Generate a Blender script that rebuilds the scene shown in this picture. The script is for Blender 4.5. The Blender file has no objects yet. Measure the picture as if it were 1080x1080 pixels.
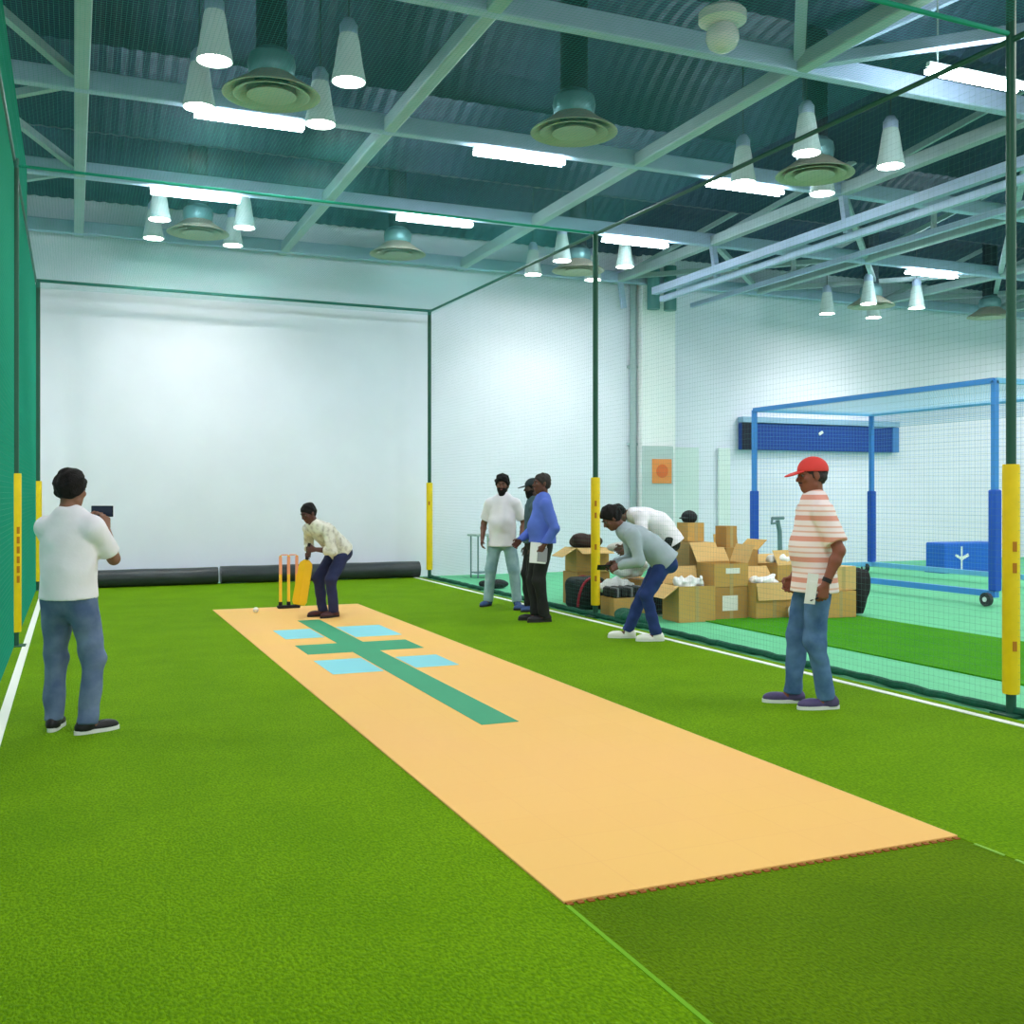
import bpy, bmesh, math, random
import numpy as np
from mathutils import Vector, Matrix
random.seed(7)
SC = bpy.context.scene
COL = SC.collection
PI = math.pi
R = math.radians

# ------------------------------------------------------------------ materials
def lin(c):
    out = []
    for v in c[:3]:
        v = v / 255.0
        out.append(v / 12.92 if v <= 0.04045 else ((v + 0.055) / 1.055) ** 2.4)
    return (out[0], out[1], out[2], 1.0)

def mat(name, rgb, rough=0.6, metal=0.0, noise=None, bump=None, emit=0.0, rgb2=None, spec=0.35, alpha=None, sss=0.0):
    """Principled material; noise=(scale, contrast 0..1) blends towards rgb2 (or a darker tone)."""
    m = bpy.data.materials.new(name)
    m.use_nodes = True
    nt = m.node_tree
    b = nt.nodes['Principled BSDF']
    b.inputs['Roughness'].default_value = rough
    b.inputs['Metallic'].default_value = metal
    b.inputs['Specular IOR Level'].default_value = spec
    c1 = lin(rgb)
    b.inputs['Base Color'].default_value = c1
    tc = nt.nodes.new('ShaderNodeTexCoord')
    if noise:
        n = nt.nodes.new('ShaderNodeTexNoise')
        n.inputs['Scale'].default_value = noise[0]
        n.inputs['Detail'].default_value = 4
        nt.links.new(tc.outputs['Object'], n.inputs['Vector'])
        mr = nt.nodes.new('ShaderNodeMapRange')
        mr.inputs['From Min'].default_value = 0.3
        mr.inputs['From Max'].default_value = 0.7
        nt.links.new(n.outputs['Fac'], mr.inputs['Value'])
        mx = nt.nodes.new('ShaderNodeMix')
        mx.data_type = 'RGBA'
        c2 = lin(rgb2) if rgb2 else tuple(v * (1 - noise[1]) for v in c1[:3]) + (1,)
        mx.inputs['A'].default_value = c1
        mx.inputs['B'].default_value = c2
        nt.links.new(mr.outputs['Result'], mx.inputs['Factor'])
        nt.links.new(mx.outputs['Result'], b.inputs['Base Color'])
    if bump:
        n2 = nt.nodes.new('ShaderNodeTexNoise')
        n2.inputs['Scale'].default_value = bump[0]
        n2.inputs['Detail'].default_value = 3
        nt.links.new(tc.outputs['Object'], n2.inputs['Vector'])
        bp = nt.nodes.new('ShaderNodeBump')
        bp.inputs['Strength'].default_value = bump[1]
        bp.inputs['Distance'].default_value = bump[2] if len(bump) > 2 else 0.02
        nt.links.new(n2.outputs['Fac'], bp.inputs['Height'])
        nt.links.new(bp.outputs['Normal'], b.inputs['Normal'])
    if emit:
        b.inputs['Emission Color'].default_value = c1
        b.inputs['Emission Strength'].default_value = emit
    if sss:
        b.inputs['Subsurface Weight'].default_value = sss
        b.inputs['Subsurface Radius'].default_value = (0.02, 0.01, 0.005)
    if alpha is not None:
        b.inputs['Alpha'].default_value = alpha
    return m

def turf_mat(name, rgb, rgb2, rgb3):
    m = bpy.data.materials.new(name); m.use_nodes = True
    nt = m.node_tree; b = nt.nodes['Principled BSDF']
    b.inputs['Roughness'].default_value = 0.9
    b.inputs['Specular IOR Level'].default_value = 0.08
    tc = nt.nodes.new('ShaderNodeTexCoord')
    def noise(scale, det, st=(1, 1, 1)):
        mp = nt.nodes.new('ShaderNodeMapping'); mp.inputs['Scale'].default_value = st
        nt.links.new(tc.outputs['Object'], mp.inputs['Vector'])
        n = nt.nodes.new('ShaderNodeTexNoise')
        n.inputs['Scale'].default_value = scale; n.inputs['Detail'].default_value = det
        nt.links.new(mp.outputs['Vector'], n.inputs['Vector'])
        mr = nt.nodes.new('ShaderNodeMapRange')
        mr.inputs['From Min'].default_value = 0.32; mr.inputs['From Max'].default_value = 0.68
        nt.links.new(n.outputs['Fac'], mr.inputs['Value'])
        return mr.outputs['Result']
    def mix(fac, a, bb):
        x = nt.nodes.new('ShaderNodeMix'); x.data_type = 'RGBA'
        nt.links.new(fac, x.inputs['Factor'])
        for k, v in (('A', a), ('B', bb)):
            if isinstance(v, tuple): x.inputs[k].default_value = v
            else: nt.links.new(v, x.inputs[k])
        return x.outputs['Result']
    big = noise(1.6, 4)
    fine = noise(85, 4, (1, 0.6, 1))
    c = mix(big, lin(rgb), lin(rgb2))
    sc = nt.nodes.new('ShaderNodeMath'); sc.operation = 'MULTIPLY'; sc.inputs[1].default_value = 0.7
    nt.links.new(fine, sc.inputs[0])
    c = mix(sc.outputs[0], c, lin(rgb3))
    nt.links.new(c, b.inputs['Base Color'])
    bp = nt.nodes.new('ShaderNodeBump'); bp.inputs['Strength'].default_value = 0.6; bp.inputs['Distance'].default_value = 0.03
    nt.links.new(fine, bp.inputs['Height']); nt.links.new(bp.outputs['Normal'], b.inputs['Normal'])
    return m

def stripe_mat(name, base, stripes, period, axis=2, rough=0.8):
    """fabric with horizontal stripes: stripes = [(start, end, rgb)] in fractions of period."""
    m = bpy.data.materials.new(name); m.use_nodes = True
    nt = m.node_tree; b = nt.nodes['Principled BSDF']
    b.inputs['Roughness'].default_value = rough; b.inputs['Specular IOR Level'].default_value = 0.15
    tc = nt.nodes.new('ShaderNodeTexCoord')
    sp = nt.nodes.new('ShaderNodeSeparateXYZ'); nt.links.new(tc.outputs['Object'], sp.inputs['Vector'])
    d = nt.nodes.new('ShaderNodeMath'); d.operation = 'DIVIDE'; d.inputs[1].default_value = period
    nt.links.new(sp.outputs[axis], d.inputs[0])
    fr = nt.nodes.new('ShaderNodeMath'); fr.operation = 'FRACT'; nt.links.new(d.outputs[0], fr.inputs[0])
    cr = nt.nodes.new('ShaderNodeValToRGB'); cr.color_ramp.interpolation = 'CONSTANT'
    el = cr.color_ramp.elements
    el[0].position = 0.0; el[0].color = lin(base)
    el[1].position = 0.999; el[1].color = lin(base)
    for s, e, c in stripes:
        x = el.new(s); x.color = lin(c)
        x = el.new(e); x.color = lin(base)
    nt.links.new(fr.outputs[0], cr.inputs['Fac']); nt.links.new(cr.outputs['Color'], b.inputs['Base Color'])
    return m

# ------------------------------------------------------------------ objects
def tag(o, label=None, cat=None, group=None, kind=None):
    if label: o['label'] = label
    if cat: o['category'] = cat
    if group: o['group'] = group
    if kind: o['kind'] = kind
    return o

def empty(name, loc=(0, 0, 0), rz=0.0):
    o = bpy.data.objects.new(name, None)
    o.empty_display_size = 0.1
    COL.objects.link(o); o.location = loc; o.rotation_euler = (0, 0, rz)
    return o

def thing(name, label, cat, loc=(0, 0, 0), rz=0.0, group=None):
    return tag(empty(name, loc, rz), label, cat, group)

def kids(o):
    return [c for c in COL.objects if c.parent == o]

def copy_tree(o, parent=None):
    c = o.copy(); COL.objects.link(c); c.parent = parent
    for ch in list(o.children): copy_tree(ch, c)
    return c

def setup_mesh(name, me, m, parent=None, smooth=False):
    o = bpy.data.objects.new(name, me)
    COL.objects.link(o)
    for x in (m if isinstance(m, (list, tuple)) else [m]): me.materials.append(x)
    if smooth:
        me.polygons.foreach_set('use_smooth', [True] * len(me.polygons))
    if parent: o.parent = parent
    return o

class MB:
    def __init__(s): s.bm = bmesh.new()
    def add(s, vs, fs):
        v = [s.bm.verts.new(x) for x in vs]
        for f in fs:
            try: s.bm.faces.new([v[i] for i in f])
            except ValueError: pass
        return s
    def box(s, c, size, rot=None, bevel=0.0):
        hx, hy, hz = size[0] / 2, size[1] / 2, size[2] / 2
        M_ = Matrix.Translation(c) @ (rot.to_4x4() if rot is not None else Matrix())
        if bevel > 0:
            t = bmesh.new(); bmesh.ops.create_cube(t, size=1.0)
            for v in t.verts: v.co = Vector((v.co.x * size[0], v.co.y * size[1], v.co.z * size[2]))
            bmesh.ops.bevel(t, geom=t.edges[:] + t.verts[:], offset=bevel, segments=2, affect='EDGES', profile=0.5)
            t.verts.index_update()
            s.add([M_ @ v.co for v in t.verts], [[v.index for v in f.verts] for f in t.faces]); t.free()
            return s
        p = [M_ @ Vector((x, y, z)) for x in (-hx, hx) for y in (-hy, hy) for z in (-hz, hz)]
        return s.add(p, [(0, 1, 3, 2), (4, 6, 7, 5), (0, 4, 5, 1), (2, 3, 7, 6), (0, 2, 6, 4), (1, 5, 7, 3)])
    def bar(s, a, b, w, h=None, up=(0, 0, 1)):
        """rectangular bar from a to b."""
        a, b = Vector(a), Vector(b); h = h or w
        d = (b - a); L = d.length; d.normalize()
        up = Vector(up)
        x = d.cross(up)
        if x.length < 1e-4: x = d.cross(Vector((1, 0, 0)))
        x.normalize(); z = x.cross(d)
        rot = Matrix((x, d, z)).transposed()
        return s.box((a + b) / 2, (w, L, h), rot)
    def tube(s, pts, r, n=10, closed=False, cap=True):
        pts = [Vector(p) for p in pts]; rs = r if isinstance(r, (list, tuple)) else [r] * len(pts)
        rings = []; N = len(pts); ref = None
        for i, p in enumerate(pts):
            if closed: t = pts[(i + 1) % N] - pts[i - 1]
            else: t = pts[min(i + 1, N - 1)] - pts[max(i - 1, 0)]
            t.normalize()
            if ref is None:
                ref = Vector((0, 0, 1)) if abs(t.z) < 0.9 else Vector((1, 0, 0))
            x = t.cross(ref).normalized(); y = x.cross(t).normalized(); ref = y
            rings.append([s.bm.verts.new(p + (x * math.cos(2 * PI * k / n) + y * math.sin(2 * PI * k / n)) * rs[i]) for k in range(n)])
        for i in range(N if closed else N - 1):
            A, B = rings[i], rings[(i + 1) % N]
            for k in range(n):
                s.bm.faces.new((A[k], A[(k + 1) % n], B[(k + 1) % n], B[k]))
        if cap and not closed:
            s.bm.faces.new(rings[0][::-1]); s.bm.faces.new(rings[-1])
        return s
    def lathe(s, prof, c=(0, 0, 0), n=24):
        c = Vector(c); rings = []
        for r, z in prof:
            if r < 1e-5: rings.append([s.bm.verts.new(c + Vector((0, 0, z)))])
            else: rings.append([s.bm.verts.new(c + Vector((r * math.cos(2 * PI * k / n), r * math.sin(2 * PI * k / n), z))) for k in range(n)])
        for A, B in zip(rings, rings[1:]):
            for k in range(n):
                q = [A[k % len(A)], A[(k + 1) % len(A)], B[(k + 1) % len(B)], B[k % len(B)]]
                u = []
                for v in q:
                    if v not in u: u.append(v)
                if len(u) > 2:
                    try: s.bm.faces.new(u)
                    except ValueError: pass
        return s
    def prism(s, pts, z0, z1):
        n = len(pts)
        return s.add([(x, y, z0) for x, y in pts] + [(x, y, z1) for x, y in pts],
                     [tuple(range(n))[::-1], tuple(range(n, 2 * n))] + [(i, (i + 1) % n, n + (i + 1) % n, n + i) for i in range(n)])
    def sheet(s, P, nu, nv, f):
        """grid surface f(u,v)->point, u,v in 0..1"""
        g = [[s.bm.verts.new(f(i / nu, j / nv)) for j in range(nv + 1)] for i in range(nu + 1)]
        for i in range(nu):
            for j in range(nv): s.bm.faces.new((g[i][j], g[i + 1][j], g[i + 1][j + 1], g[i][j + 1]))
        return s
    def build(s, name, m, parent=None, smooth=False, fix=True):
        if fix: bmesh.ops.recalc_face_normals(s.bm, faces=s.bm.faces[:])
        me = bpy.data.meshes.new(name); s.bm.to_mesh(me); s.bm.free()
        o = setup_mesh(name, me, m, parent)
        if smooth:
            me.polygons.foreach_set('use_smooth', [True] * len(me.polygons))
            try: me.set_sharp_from_angle(angle=R(40))
            except Exception: pass
        return o

# ------------------------------------------------------------------ implicit surfaces (numpy surface nets)
def V(*a): return np.array(a, dtype=np.float64)
def nrm(v): return v / (np.linalg.norm(v) + 1e-12)

class SDF:
    def __init__(s): s.p = []
    def _add(s, fn, lo, hi, k, sub=False): s.p.append((fn, np.array(lo), np.array(hi), k, sub)); return s
    def cone(s, a, b, ra, rb, k=0.02, side=None, q=1.0, clips=(), sub=False):
        a = np.array(a, float); b = np.array(b, float); ab = b - a; L2 = ab @ ab + 1e-9
        rm = max(ra, rb)
        if side is not None:
            dv = nrm(ab); sd = nrm(side - dv * (side @ dv)); nn = np.cross(dv, sd)
        def fn(P):
            w = P - a
            t = np.clip(w @ ab / L2, 0, 1)
            e = w - t[..., None] * ab
            if side is None: d = np.sqrt((e * e).sum(-1)) - (ra + (rb - ra) * t)
            else:
                es = e @ sd; en = (e @ nn) / q; ed = e @ dv
                d = np.sqrt(es * es + en * en + ed * ed) - (ra + (rb - ra) * t)
                d = d * min(1.0, q * 1.1)
            for cp, cn in clips: d = np.maximum(d, (P - cp) @ cn)
            return d
        return s._add(fn, np.minimum(a, b) - rm, np.maximum(a, b) + rm, k, sub)
    def ell(s, c, r, M=None, k=0.02, clips=(), sub=False):
        c = np.array(c, float); r = np.array(r, float); rm = r.max()
        def fn(P):
            w = P - c
            if M is not None: w = w @ M            # M columns: local axes
            k0 = np.sqrt(((w / r) ** 2).sum(-1)); k1 = np.sqrt(((w / (r * r)) ** 2).sum(-1)) + 1e-9
            d = k0 * (k0 - 1) / k1
            for cp, cn in clips: d = np.maximum(d, (P - cp) @ cn)
            return d
        return s._add(fn, c - rm, c + rm, k, sub)
    def rbox(s, c, h, M=None, rad=0.01, k=0.01, clips=()):
        c = np.array(c, float); h = np.array(h, float) - rad; rm = np.linalg.norm(h + rad)
        def fn(P):
            w = P - c
            if M is not None: w = w @ M
            e = np.abs(w) - h
            d = np.sqrt((np.maximum(e, 0) ** 2).sum(-1)) + np.minimum(e.max(-1), 0) - rad
            for cp, cn in clips: d = np.maximum(d, (P - cp) @ cn)
            return d
        return s._add(fn, c - rm, c + rm, k)
    def mesh(s, name, h, m, parent=None, warp=None, clips=()):
        lo = np.min([p[1] for p in s.p if not p[4]], 0) - 4 * h - 0.01; hi = np.max([p[2] for p in s.p if not p[4]], 0) + 4 * h + 0.01
        n = np.ceil((hi - lo) / h).astype(int) + 1
        ax = [lo[i] + h * np.arange(n[i]) for i in range(3)]
        F = np.full(n, 0.09, dtype=np.float32)
        for fn, a, b, k, sub in s.p:
            mg = k + 3 * h + 0.004
            i0 = np.maximum(np.floor((a - mg - lo) / h).astype(int), 0); i1 = np.minimum(np.ceil((b + mg - lo) / h).astype(int) + 1, n)
            if (i1 <= i0).any(): continue
            X, Y, Z = np.meshgrid(*[ax[i][i0[i]:i1[i]] for i in range(3)], indexing='ij')
            P = np.stack([X, Y, Z], -1)
            d = fn(P)
            sl = tuple(slice(i0[i], i1[i]) for i in range(3))
            f = F[sl]
            if sub:
                d = -d; hh = np.maximum(k - np.abs(f - d), 0) / k
                F[sl] = np.maximum(f, d) + hh * hh * k * 0.25
            else:
                hh = np.maximum(k - np.abs(f - d), 0) / k
                F[sl] = np.minimum(f, d) - hh * hh * k * 0.25
        if warp or clips:
            near = np.abs(F) < 0.06
            I = np.argwhere(near); P = lo + I * h
            v = F[near].astype(float)
            if warp: v = v + warp(P)
            for cp, cn in clips: v = np.maximum(v, (P - cp) @ cn)
            F[near] = v
            for cp, cn in clips:                    # far inside voxels beyond a clip plane
                ins = F <= -0.06
                I2 = np.argwhere(ins)
                if len(I2): F[ins] = np.maximum(F[ins], ((lo + I2 * h) - cp) @ cn)
        vs, fs = surface_nets(F, lo, h)
        me = bpy.data.meshes.new(name)
        me.vertices.add(len(vs)); me.vertices.foreach_set('co', vs.astype(np.float32).ravel())
        me.loops.add(len(fs) * 4); me.polygons.add(len(fs))
        me.loops.foreach_set('vertex_index', fs.astype(np.int32).ravel())
        me.polygons.foreach_set('loop_start', np.arange(len(fs), dtype=np.int32) * 4)
        me.update(calc_edges=True); me.validate()
        return setup_mesh(name, me, m, parent, smooth=True)

def surface_nets(F, lo, h):
    S = F < 0
    c = [S[i:S.shape[0] - 1 + i, j:S.shape[1] - 1 + j, k:S.shape[2] - 1 + k] for i in (0, 1) for j in (0, 1) for k in (0, 1)]
    anyv = c[0].copy(); allv = c[0].copy()
    for x in c[1:]: anyv |= x; allv &= x
    act = anyv & ~allv
    I = np.argwhere(act)
    idg = np.full(act.shape, -1, dtype=np.int32); idg[act] = np.arange(len(I))
    offs = np.array([(i, j, k) for i in (0, 1) for j in (0, 1) for k in (0, 1)])
    vals = np.stack([F[I[:, 0] + o[0], I[:, 1] + o[1], I[:, 2] + o[2]] for o in offs], 1).astype(float)
    acc = np.zeros((len(I), 3)); cnt = np.zeros(len(I))
    for a in range(8):
        for b in range(a + 1, 8):
            if np.abs(offs[a] - offs[b]).sum() != 1: continue
            va, vb = vals[:, a], vals[:, b]
            x = (va < 0) != (vb < 0)
            t = np.where(x, va / np.where(x, va - vb, 1), 0)
            acc += np.where(x[:, None], offs[a] + t[:, None] * (offs[b] - offs[a]), 0); cnt += x
    vs = lo + h * (I + acc / cnt[:, None])
    quads = []
    for ax in range(3):
        u, w = (ax + 1) % 3, (ax + 2) % 3
        sa = [slice(None)] * 3; sb = [slice(None)] * 3
        sa[ax] = slice(0, -1); sb[ax] = slice(1, None)
        A = S[tuple(sa)]; B = S[tuple(sb)]
        E = np.argwhere(A != B)
        E = E[(E[:, u] > 0) & (E[:, w] > 0) & (E[:, u] < S.shape[u] - 1) & (E[:, w] < S.shape[w] - 1)]
        du = np.zeros(3, int); du[u] = 1; dw = np.zeros(3, int); dw[w] = 1
        q = np.stack([idg[tuple((E - du - dw).T)], idg[tuple((E - dw).T)], idg[tuple(E.T)], idg[tuple((E - du).T)]], 1)
        flip = ~A[tuple(E.T)]
        q[flip] = q[flip][:, ::-1]
        quads.append(q)
    return vs, np.concatenate(quads)

def wrinkle(amp, fx=34.0, seed=0):
    rs = np.random.RandomState(seed); D = rs.normal(size=(5, 3)); ph = rs.uniform(0, 6.28, 5)
    D = D / np.linalg.norm(D, axis=1)[:, None]
    fr = fx * np.array([1, 0.6, 1.4, 0.8, 2.0]); am = np.array([1, 1, .6, .9, .35])
    def f(P):
        x = P @ (D * fr[:, None]).T + ph
        x[:, 0] += 1.5 * np.sin(x[:, 3] * 0.5); x[:, 1] += np.sin(x[:, 2] * 0.6)
        return amp * (np.sin(x) * am).sum(1) / 2.4
    return f
EXPO = 0.76; WORLD = 0.85; TUBE_E = 38.0; LAMP_E = 30.0; SPOT_P = 42.0; FILL_P = 110.0
# ------------------------------------------------------------------ people
SKIN = {}
def skin_mat(rgb):
    if rgb not in SKIN:
        SKIN[rgb] = mat('skin', rgb, 0.55, noise=(18, 0.12), sss=0.08, spec=0.3)
    return SKIN[rgb]

def ik(root, target, l1, l2, hint):
    d = target - root; L = np.linalg.norm(d)
    L = min(L, (l1 + l2) * 0.998); dn = nrm(d)
    x = (l1 * l1 - l2 * l2 + L * L) / (2 * L); y = math.sqrt(max(l1 * l1 - x * x, 0))
    hp = hint - dn * (hint @ dn); hp = nrm(hp)
    return root + dn * x + hp * y, root + dn * L

def rotx(a):  # lean forward (towards +y)
    c, s = math.cos(a), math.sin(a)
    return np.array([[1, 0, 0], [0, c, s], [0, -s, c]])
def rotz(a):
    c, s = math.cos(a), math.sin(a)
    return np.array([[c, -s, 0], [s, c, 0], [0, 0, 1]])

HAIR = mat('black_hair', (22, 18, 20), 0.75, noise=(60, 0.5), bump=(90, 0.6, 0.01), spec=0.25)
GREYHAIR = mat('greying_hair', (58, 52, 52), 0.75, noise=(60, 0.5), bump=(90, 0.6, 0.01))
EYEW = mat('eye_white', (112, 104, 98), 0.5)
EYED = mat('eye_dark', (30, 20, 15), 0.2)
LIP = mat('lips', (125, 72, 66), 0.5)
BELT = mat('belt_leather', (38, 32, 30), 0.45)

def hand_geo(S, wrist, d, pn, thumb, curl, s):
    """palm + four fingers + thumb. d: hand direction, pn: palm normal (towards the palm side), thumb: sideways direction of the thumb."""
    d = nrm(d); pn = nrm(pn - d * (pn @ d)); th = nrm(thumb - d * (thumb @ d) - pn * (thumb @ pn))
    for i, w in enumerate((0.029, 0.010, -0.010, -0.029)):
        kn = wrist + s * (d * (0.088 - 0.004 * abs(i - 1)) + th * w)
        S.cone(wrist + s * (d * 0.015 + th * w * 0.55), kn, 0.0165 * s, 0.0125 * s, 0.012)
        Ls = (0.072, 0.082, 0.076, 0.060)[i]
        p = kn; ang = 0.0; dr = d
        for j, fr in enumerate((0.45, 0.31, 0.24)):
            ang += (curl * (0.85, 1.05, 0.7)[j]) + 0.06 * i * (j == 0)
            dr = d * math.cos(ang) + pn * math.sin(ang)
            sp = th * (0.10, 0.03, -0.04, -0.11)[i]
            q = p + s * Ls * fr * nrm(dr + sp)
            S.cone(p, q, (0.0092, 0.0084, 0.0076)[j] * s, (0.0084, 0.0076, 0.0066)[j] * s, 0.004)
            p = q
    t0 = wrist + s * (d * 0.022 + th * 0.022 + pn * 0.006)
    t1 = t0 + s * 0.045 * nrm(d * 0.62 + th * 0.75 + pn * 0.25)
    t2 = t1 + s * 0.032 * nrm(d * 0.85 + th * 0.25 + pn * (0.25 + curl * 0.6))
    t3 = t2 + s * 0.026 * nrm(d * 0.8 - th * 0.05 + pn * (0.3 + curl * 0.9))
    S.cone(t0, t1, 0.016 * s, 0.0115 * s, 0.012).cone(t1, t2, 0.0115 * s, 0.0095 * s, 0.005).cone(t2, t3, 0.0095 * s, 0.0078 * s, 0.004)

def person(label, loc, rz, H=1.72, skin=(120, 82, 66), lean=0, bend=0, twist=0, pelvis=(0, 0, None), feet=None, toes=(6, -6), hands=None,
           elbows=None, hdirs=None, pnorm=None, curl=(0.35, 0.35), head=(0, 0), hair='short', hairmat=None, beard=0, cap=None, shirt=None, sleeve='short', hem=0.10,
           trousers=None, shoe=None, sole=None, fat=0.0, vox=0.0065, seed=1, neckpitch=None, knee=None, tuck=False, collar=False, legw=1.0):
    s = H / 1.745
    rnd = np.random.RandomState(seed)
    pz = 0.955 if pelvis[2] is None else pelvis[2]
    P = V(pelvis[0], pelvis[1], pz) * s
    Tw = rotz(R(-twist))
    A0 = rotx(R(lean)); A1 = rotx(R(lean + bend))
    d0 = A0 @ V(0, 0, 1); d1 = Tw @ (A1 @ V(0, 0, 1))
    sd0 = V(1, 0, 0); sd1 = Tw @ V(1, 0, 0)
    n0 = A0 @ V(0, 1, 0); n1 = Tw @ (A1 @ V(0, 1, 0))
    waist = P + d0 * 0.14 * s; chest = waist + nrm(d0 + 2 * d1) * 0.17 * s; upper = chest + d1 * 0.13 * s; neck = upper + d1 * 0.075 * s - n1 * 0.008 * s
    sh = [upper - sd1 * 0.176 * s - d1 * 0.012 * s, upper + sd1 * 0.176 * s - d1 * 0.012 * s]
    hp = [P - d0 * 0.045 * s - sd0 * 0.088 * s, P - d0 * 0.045 * s + sd0 * 0.088 * s]
    # head frame
    hy, hpit = head
    base_pitch = (lean + bend) * 0.35 if neckpitch is None else neckpitch
    nd = Tw @ (rotx(R(base_pitch)) @ V(0, 0, 1))
    Hm = Tw @ rotz(R(-hy)) @ rotx(R(hpit))
    hf, hu, hr = Hm @ V(0, 1, 0), Hm @ V(0, 0, 1), Hm @ V(1, 0, 0)
    HM = np.stack([hr, hf, hu], 1)
    C = neck + nd * 0.088 * s + hu * 0.082 * s + hf * 0.014 * s
    def hpnt(r, f, u): return C + s * (hr * r + hf * f + hu * u)
    # limbs
    feet = feet or [(-0.11, 0.0), (0.11, 0.0)]
    ank, kn, fdir = [], [], []
    for i in (0, 1):
        z = feet[i][2] if len(feet[i]) > 2 else 0.0
        f = rotz(R(toes[i])) @ V(0, 1, 0); fdir.append(f)
        a = V(feet[i][0] * s, feet[i][1] * s, 0.085 * s + z)
        hint = (knee[i] if knee else f + V((-0.12, 0.12)[i], 0, 0))
        k_, a_ = ik(hp[i], a, 0.425 * s, 0.412 * s, np.array(hint, float))
        kn.append(k_); ank.append(a)
    hands = hands or [None, None]
    el, wr, hd, pn, tb = [], [], [], [], []
    for i in (0, 1):
        sg = (-1, 1)[i]
        tgt = hands[i]
        tgt = sh[i] + V(sg * 0.07, 0.04, -0.53) * s if tgt is None else np.array(tgt, float) * s
        hint = np.array(elbows[i], float) if elbows and elbows[i] is not None else V(sg * 0.5, -1, -0.2)
        e_, w_ = ik(sh[i], tgt, 0.29 * s, 0.255 * s, hint)
        el.append(e_); wr.append(w_)
        dd = np.array(hdirs[i], float) if hdirs and hdirs[i] is not None else nrm(w_ - e_)
        hd.append(dd)
        pp = np.array(pnorm[i], float) if pnorm and pnorm[i] is not None else V(-sg, 0, 0)
        pn.append(pp)
        t_ = np.cross(pp, dd) * -sg
        tb.append(t_)
    # ---- body
    B = SDF()
    B.cone(P - d0 * 0.03 * s, waist, 0.150 * s, 0.138 * s, 0.04, side=sd0, q=0.72)
    B.cone(waist, chest, (0.136 + fat * .3) * s, 0.158 * s, 0.04, side=sd1, q=0.68)
    B.cone(chest, upper, 0.158 * s, 0.135 * s, 0.04, side=sd1, q=0.62)
    if fat: B.ell(waist + n0 * 0.05 * s + d0 * .03 * s, (0.135 * s, (0.09 + fat) * s, 0.14 * s), None, 0.05)
    B.cone(sh[0], sh[1], 0.056 * s, 0.056 * s, 0.05)
    B.cone(upper + d1 * 0.01 * s, neck + nd * 0.03 * s, 0.070 * s, 0.054 * s, 0.04)
    B.cone(neck, C - hu * 0.03 * s - hf * 0.02 * s, 0.056 * s, 0.052 * s, 0.02)
    # head
    B.ell(hpnt(0, -0.012, 0.030), V(0.076, 0.096, 0.090) * s, HM, 0.02)
    B.ell(hpnt(0, 0.020, -0.030), V(0.064, 0.074, 0.082) * s, HM, 0.02)
    B.ell(hpnt(0, 0.050, -0.082), V(0.034, 0.032, 0.028) * s, HM, 0.03)
    B.cone(hpnt(-0.052, 0.0, -0.066), hpnt(0, 0.058, -0.088), 0.020 * s, 0.020 * s, 0.02).cone(hpnt(0.052, 0.0, -0.066), hpnt(0, 0.058, -0.088), 0.020 * s, 0.020 * s, 0.02)
    for sg in (-1, 1):
        B.ell(hpnt(sg * 0.032, 0.094, 0.010), V(0.017, 0.014, 0.010) * s, HM, 0.012, sub=True)
        B.ell(hpnt(sg * 0.078, -0.006, -0.002), V(0.010, 0.020, 0.032) * s, HM, 0.006)
        B.ell(hpnt(sg * 0.042, 0.066, -0.018), V(0.022, 0.018, 0.018) * s, HM, 0.02)
        B.cone(hpnt(sg * 0.014, 0.090, 0.027), hpnt(sg * 0.046, 0.076, 0.026), 0.009 * s, 0.008 * s, 0.012)
    B.cone(hpnt(0, 0.088, 0.012), hpnt(0, 0.110, -0.022), 0.009 * s, 0.0125 * s, 0.010)
    B.ell(hpnt(0.011, 0.098, -0.026), V(0.009, 0.012, 0.008) * s, HM, 0.006).ell(hpnt(-0.011, 0.098, -0.026), V(0.009, 0.012, 0.008) * s, HM, 0.006)
    B.ell(hpnt(0, 0.088, -0.050), V(0.026, 0.012, 0.006) * s, HM, 0.006).ell(hpnt(0, 0.086, -0.061), V(0.022, 0.012, 0.007) * s, HM, 0.005)
    for i in (0, 1):
        sg = (-1, 1)[i]
        B.cone(sh[i], el[i], 0.052 * s, 0.040 * s, 0.03)
        m_ = el[i] + (wr[i] - el[i]) * 0.3
        B.cone(el[i], m_, 0.040 * s, 0.041 * s, 0.02).cone(m_, wr[i], 0.041 * s, 0.026 * s, 0.02)
        hand_geo(B, wr[i], hd[i], pn[i], tb[i], curl[i], s)
        B.cone(hp[i], kn[i], 0.086 * s, 0.056 * s, 0.04)
        m_ = kn[i] + (ank[i] - kn[i]) * 0.3 - fdir[i] * 0.006 * s
        B.cone(kn[i], m_, 0.052 * s, 0.050 * s, 0.03).cone(m_, ank[i], 0.050 * s, 0.036 * s, 0.03)
        toe = ank[i] + fdir[i] * 0.15 * s - V(0, 0, 0.050) * s
        B.cone(ank[i] - fdir[i] * 0.03 * s - V(0, 0, 0.035 * s), toe, 0.036 * s, 0.026 * s, 0.02)
    root = B.mesh('person', vox, [skin_mat(skin), LIP])
    # lips get their own tone
    me = root.data
    nP = len(me.polygons); cen = np.empty(nP * 3); me.polygons.foreach_get('center', cen); cen = cen.reshape(-1, 3)
    q = (cen - C) @ HM / s
    lipm = (np.abs(q[:, 0]) < 0.025) & (q[:, 1] > 0.080) & (q[:, 2] > -0.067) & (q[:, 2] < -0.046)
    me.polygons.foreach_set('material_index', lipm.astype(np.int32))
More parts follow.
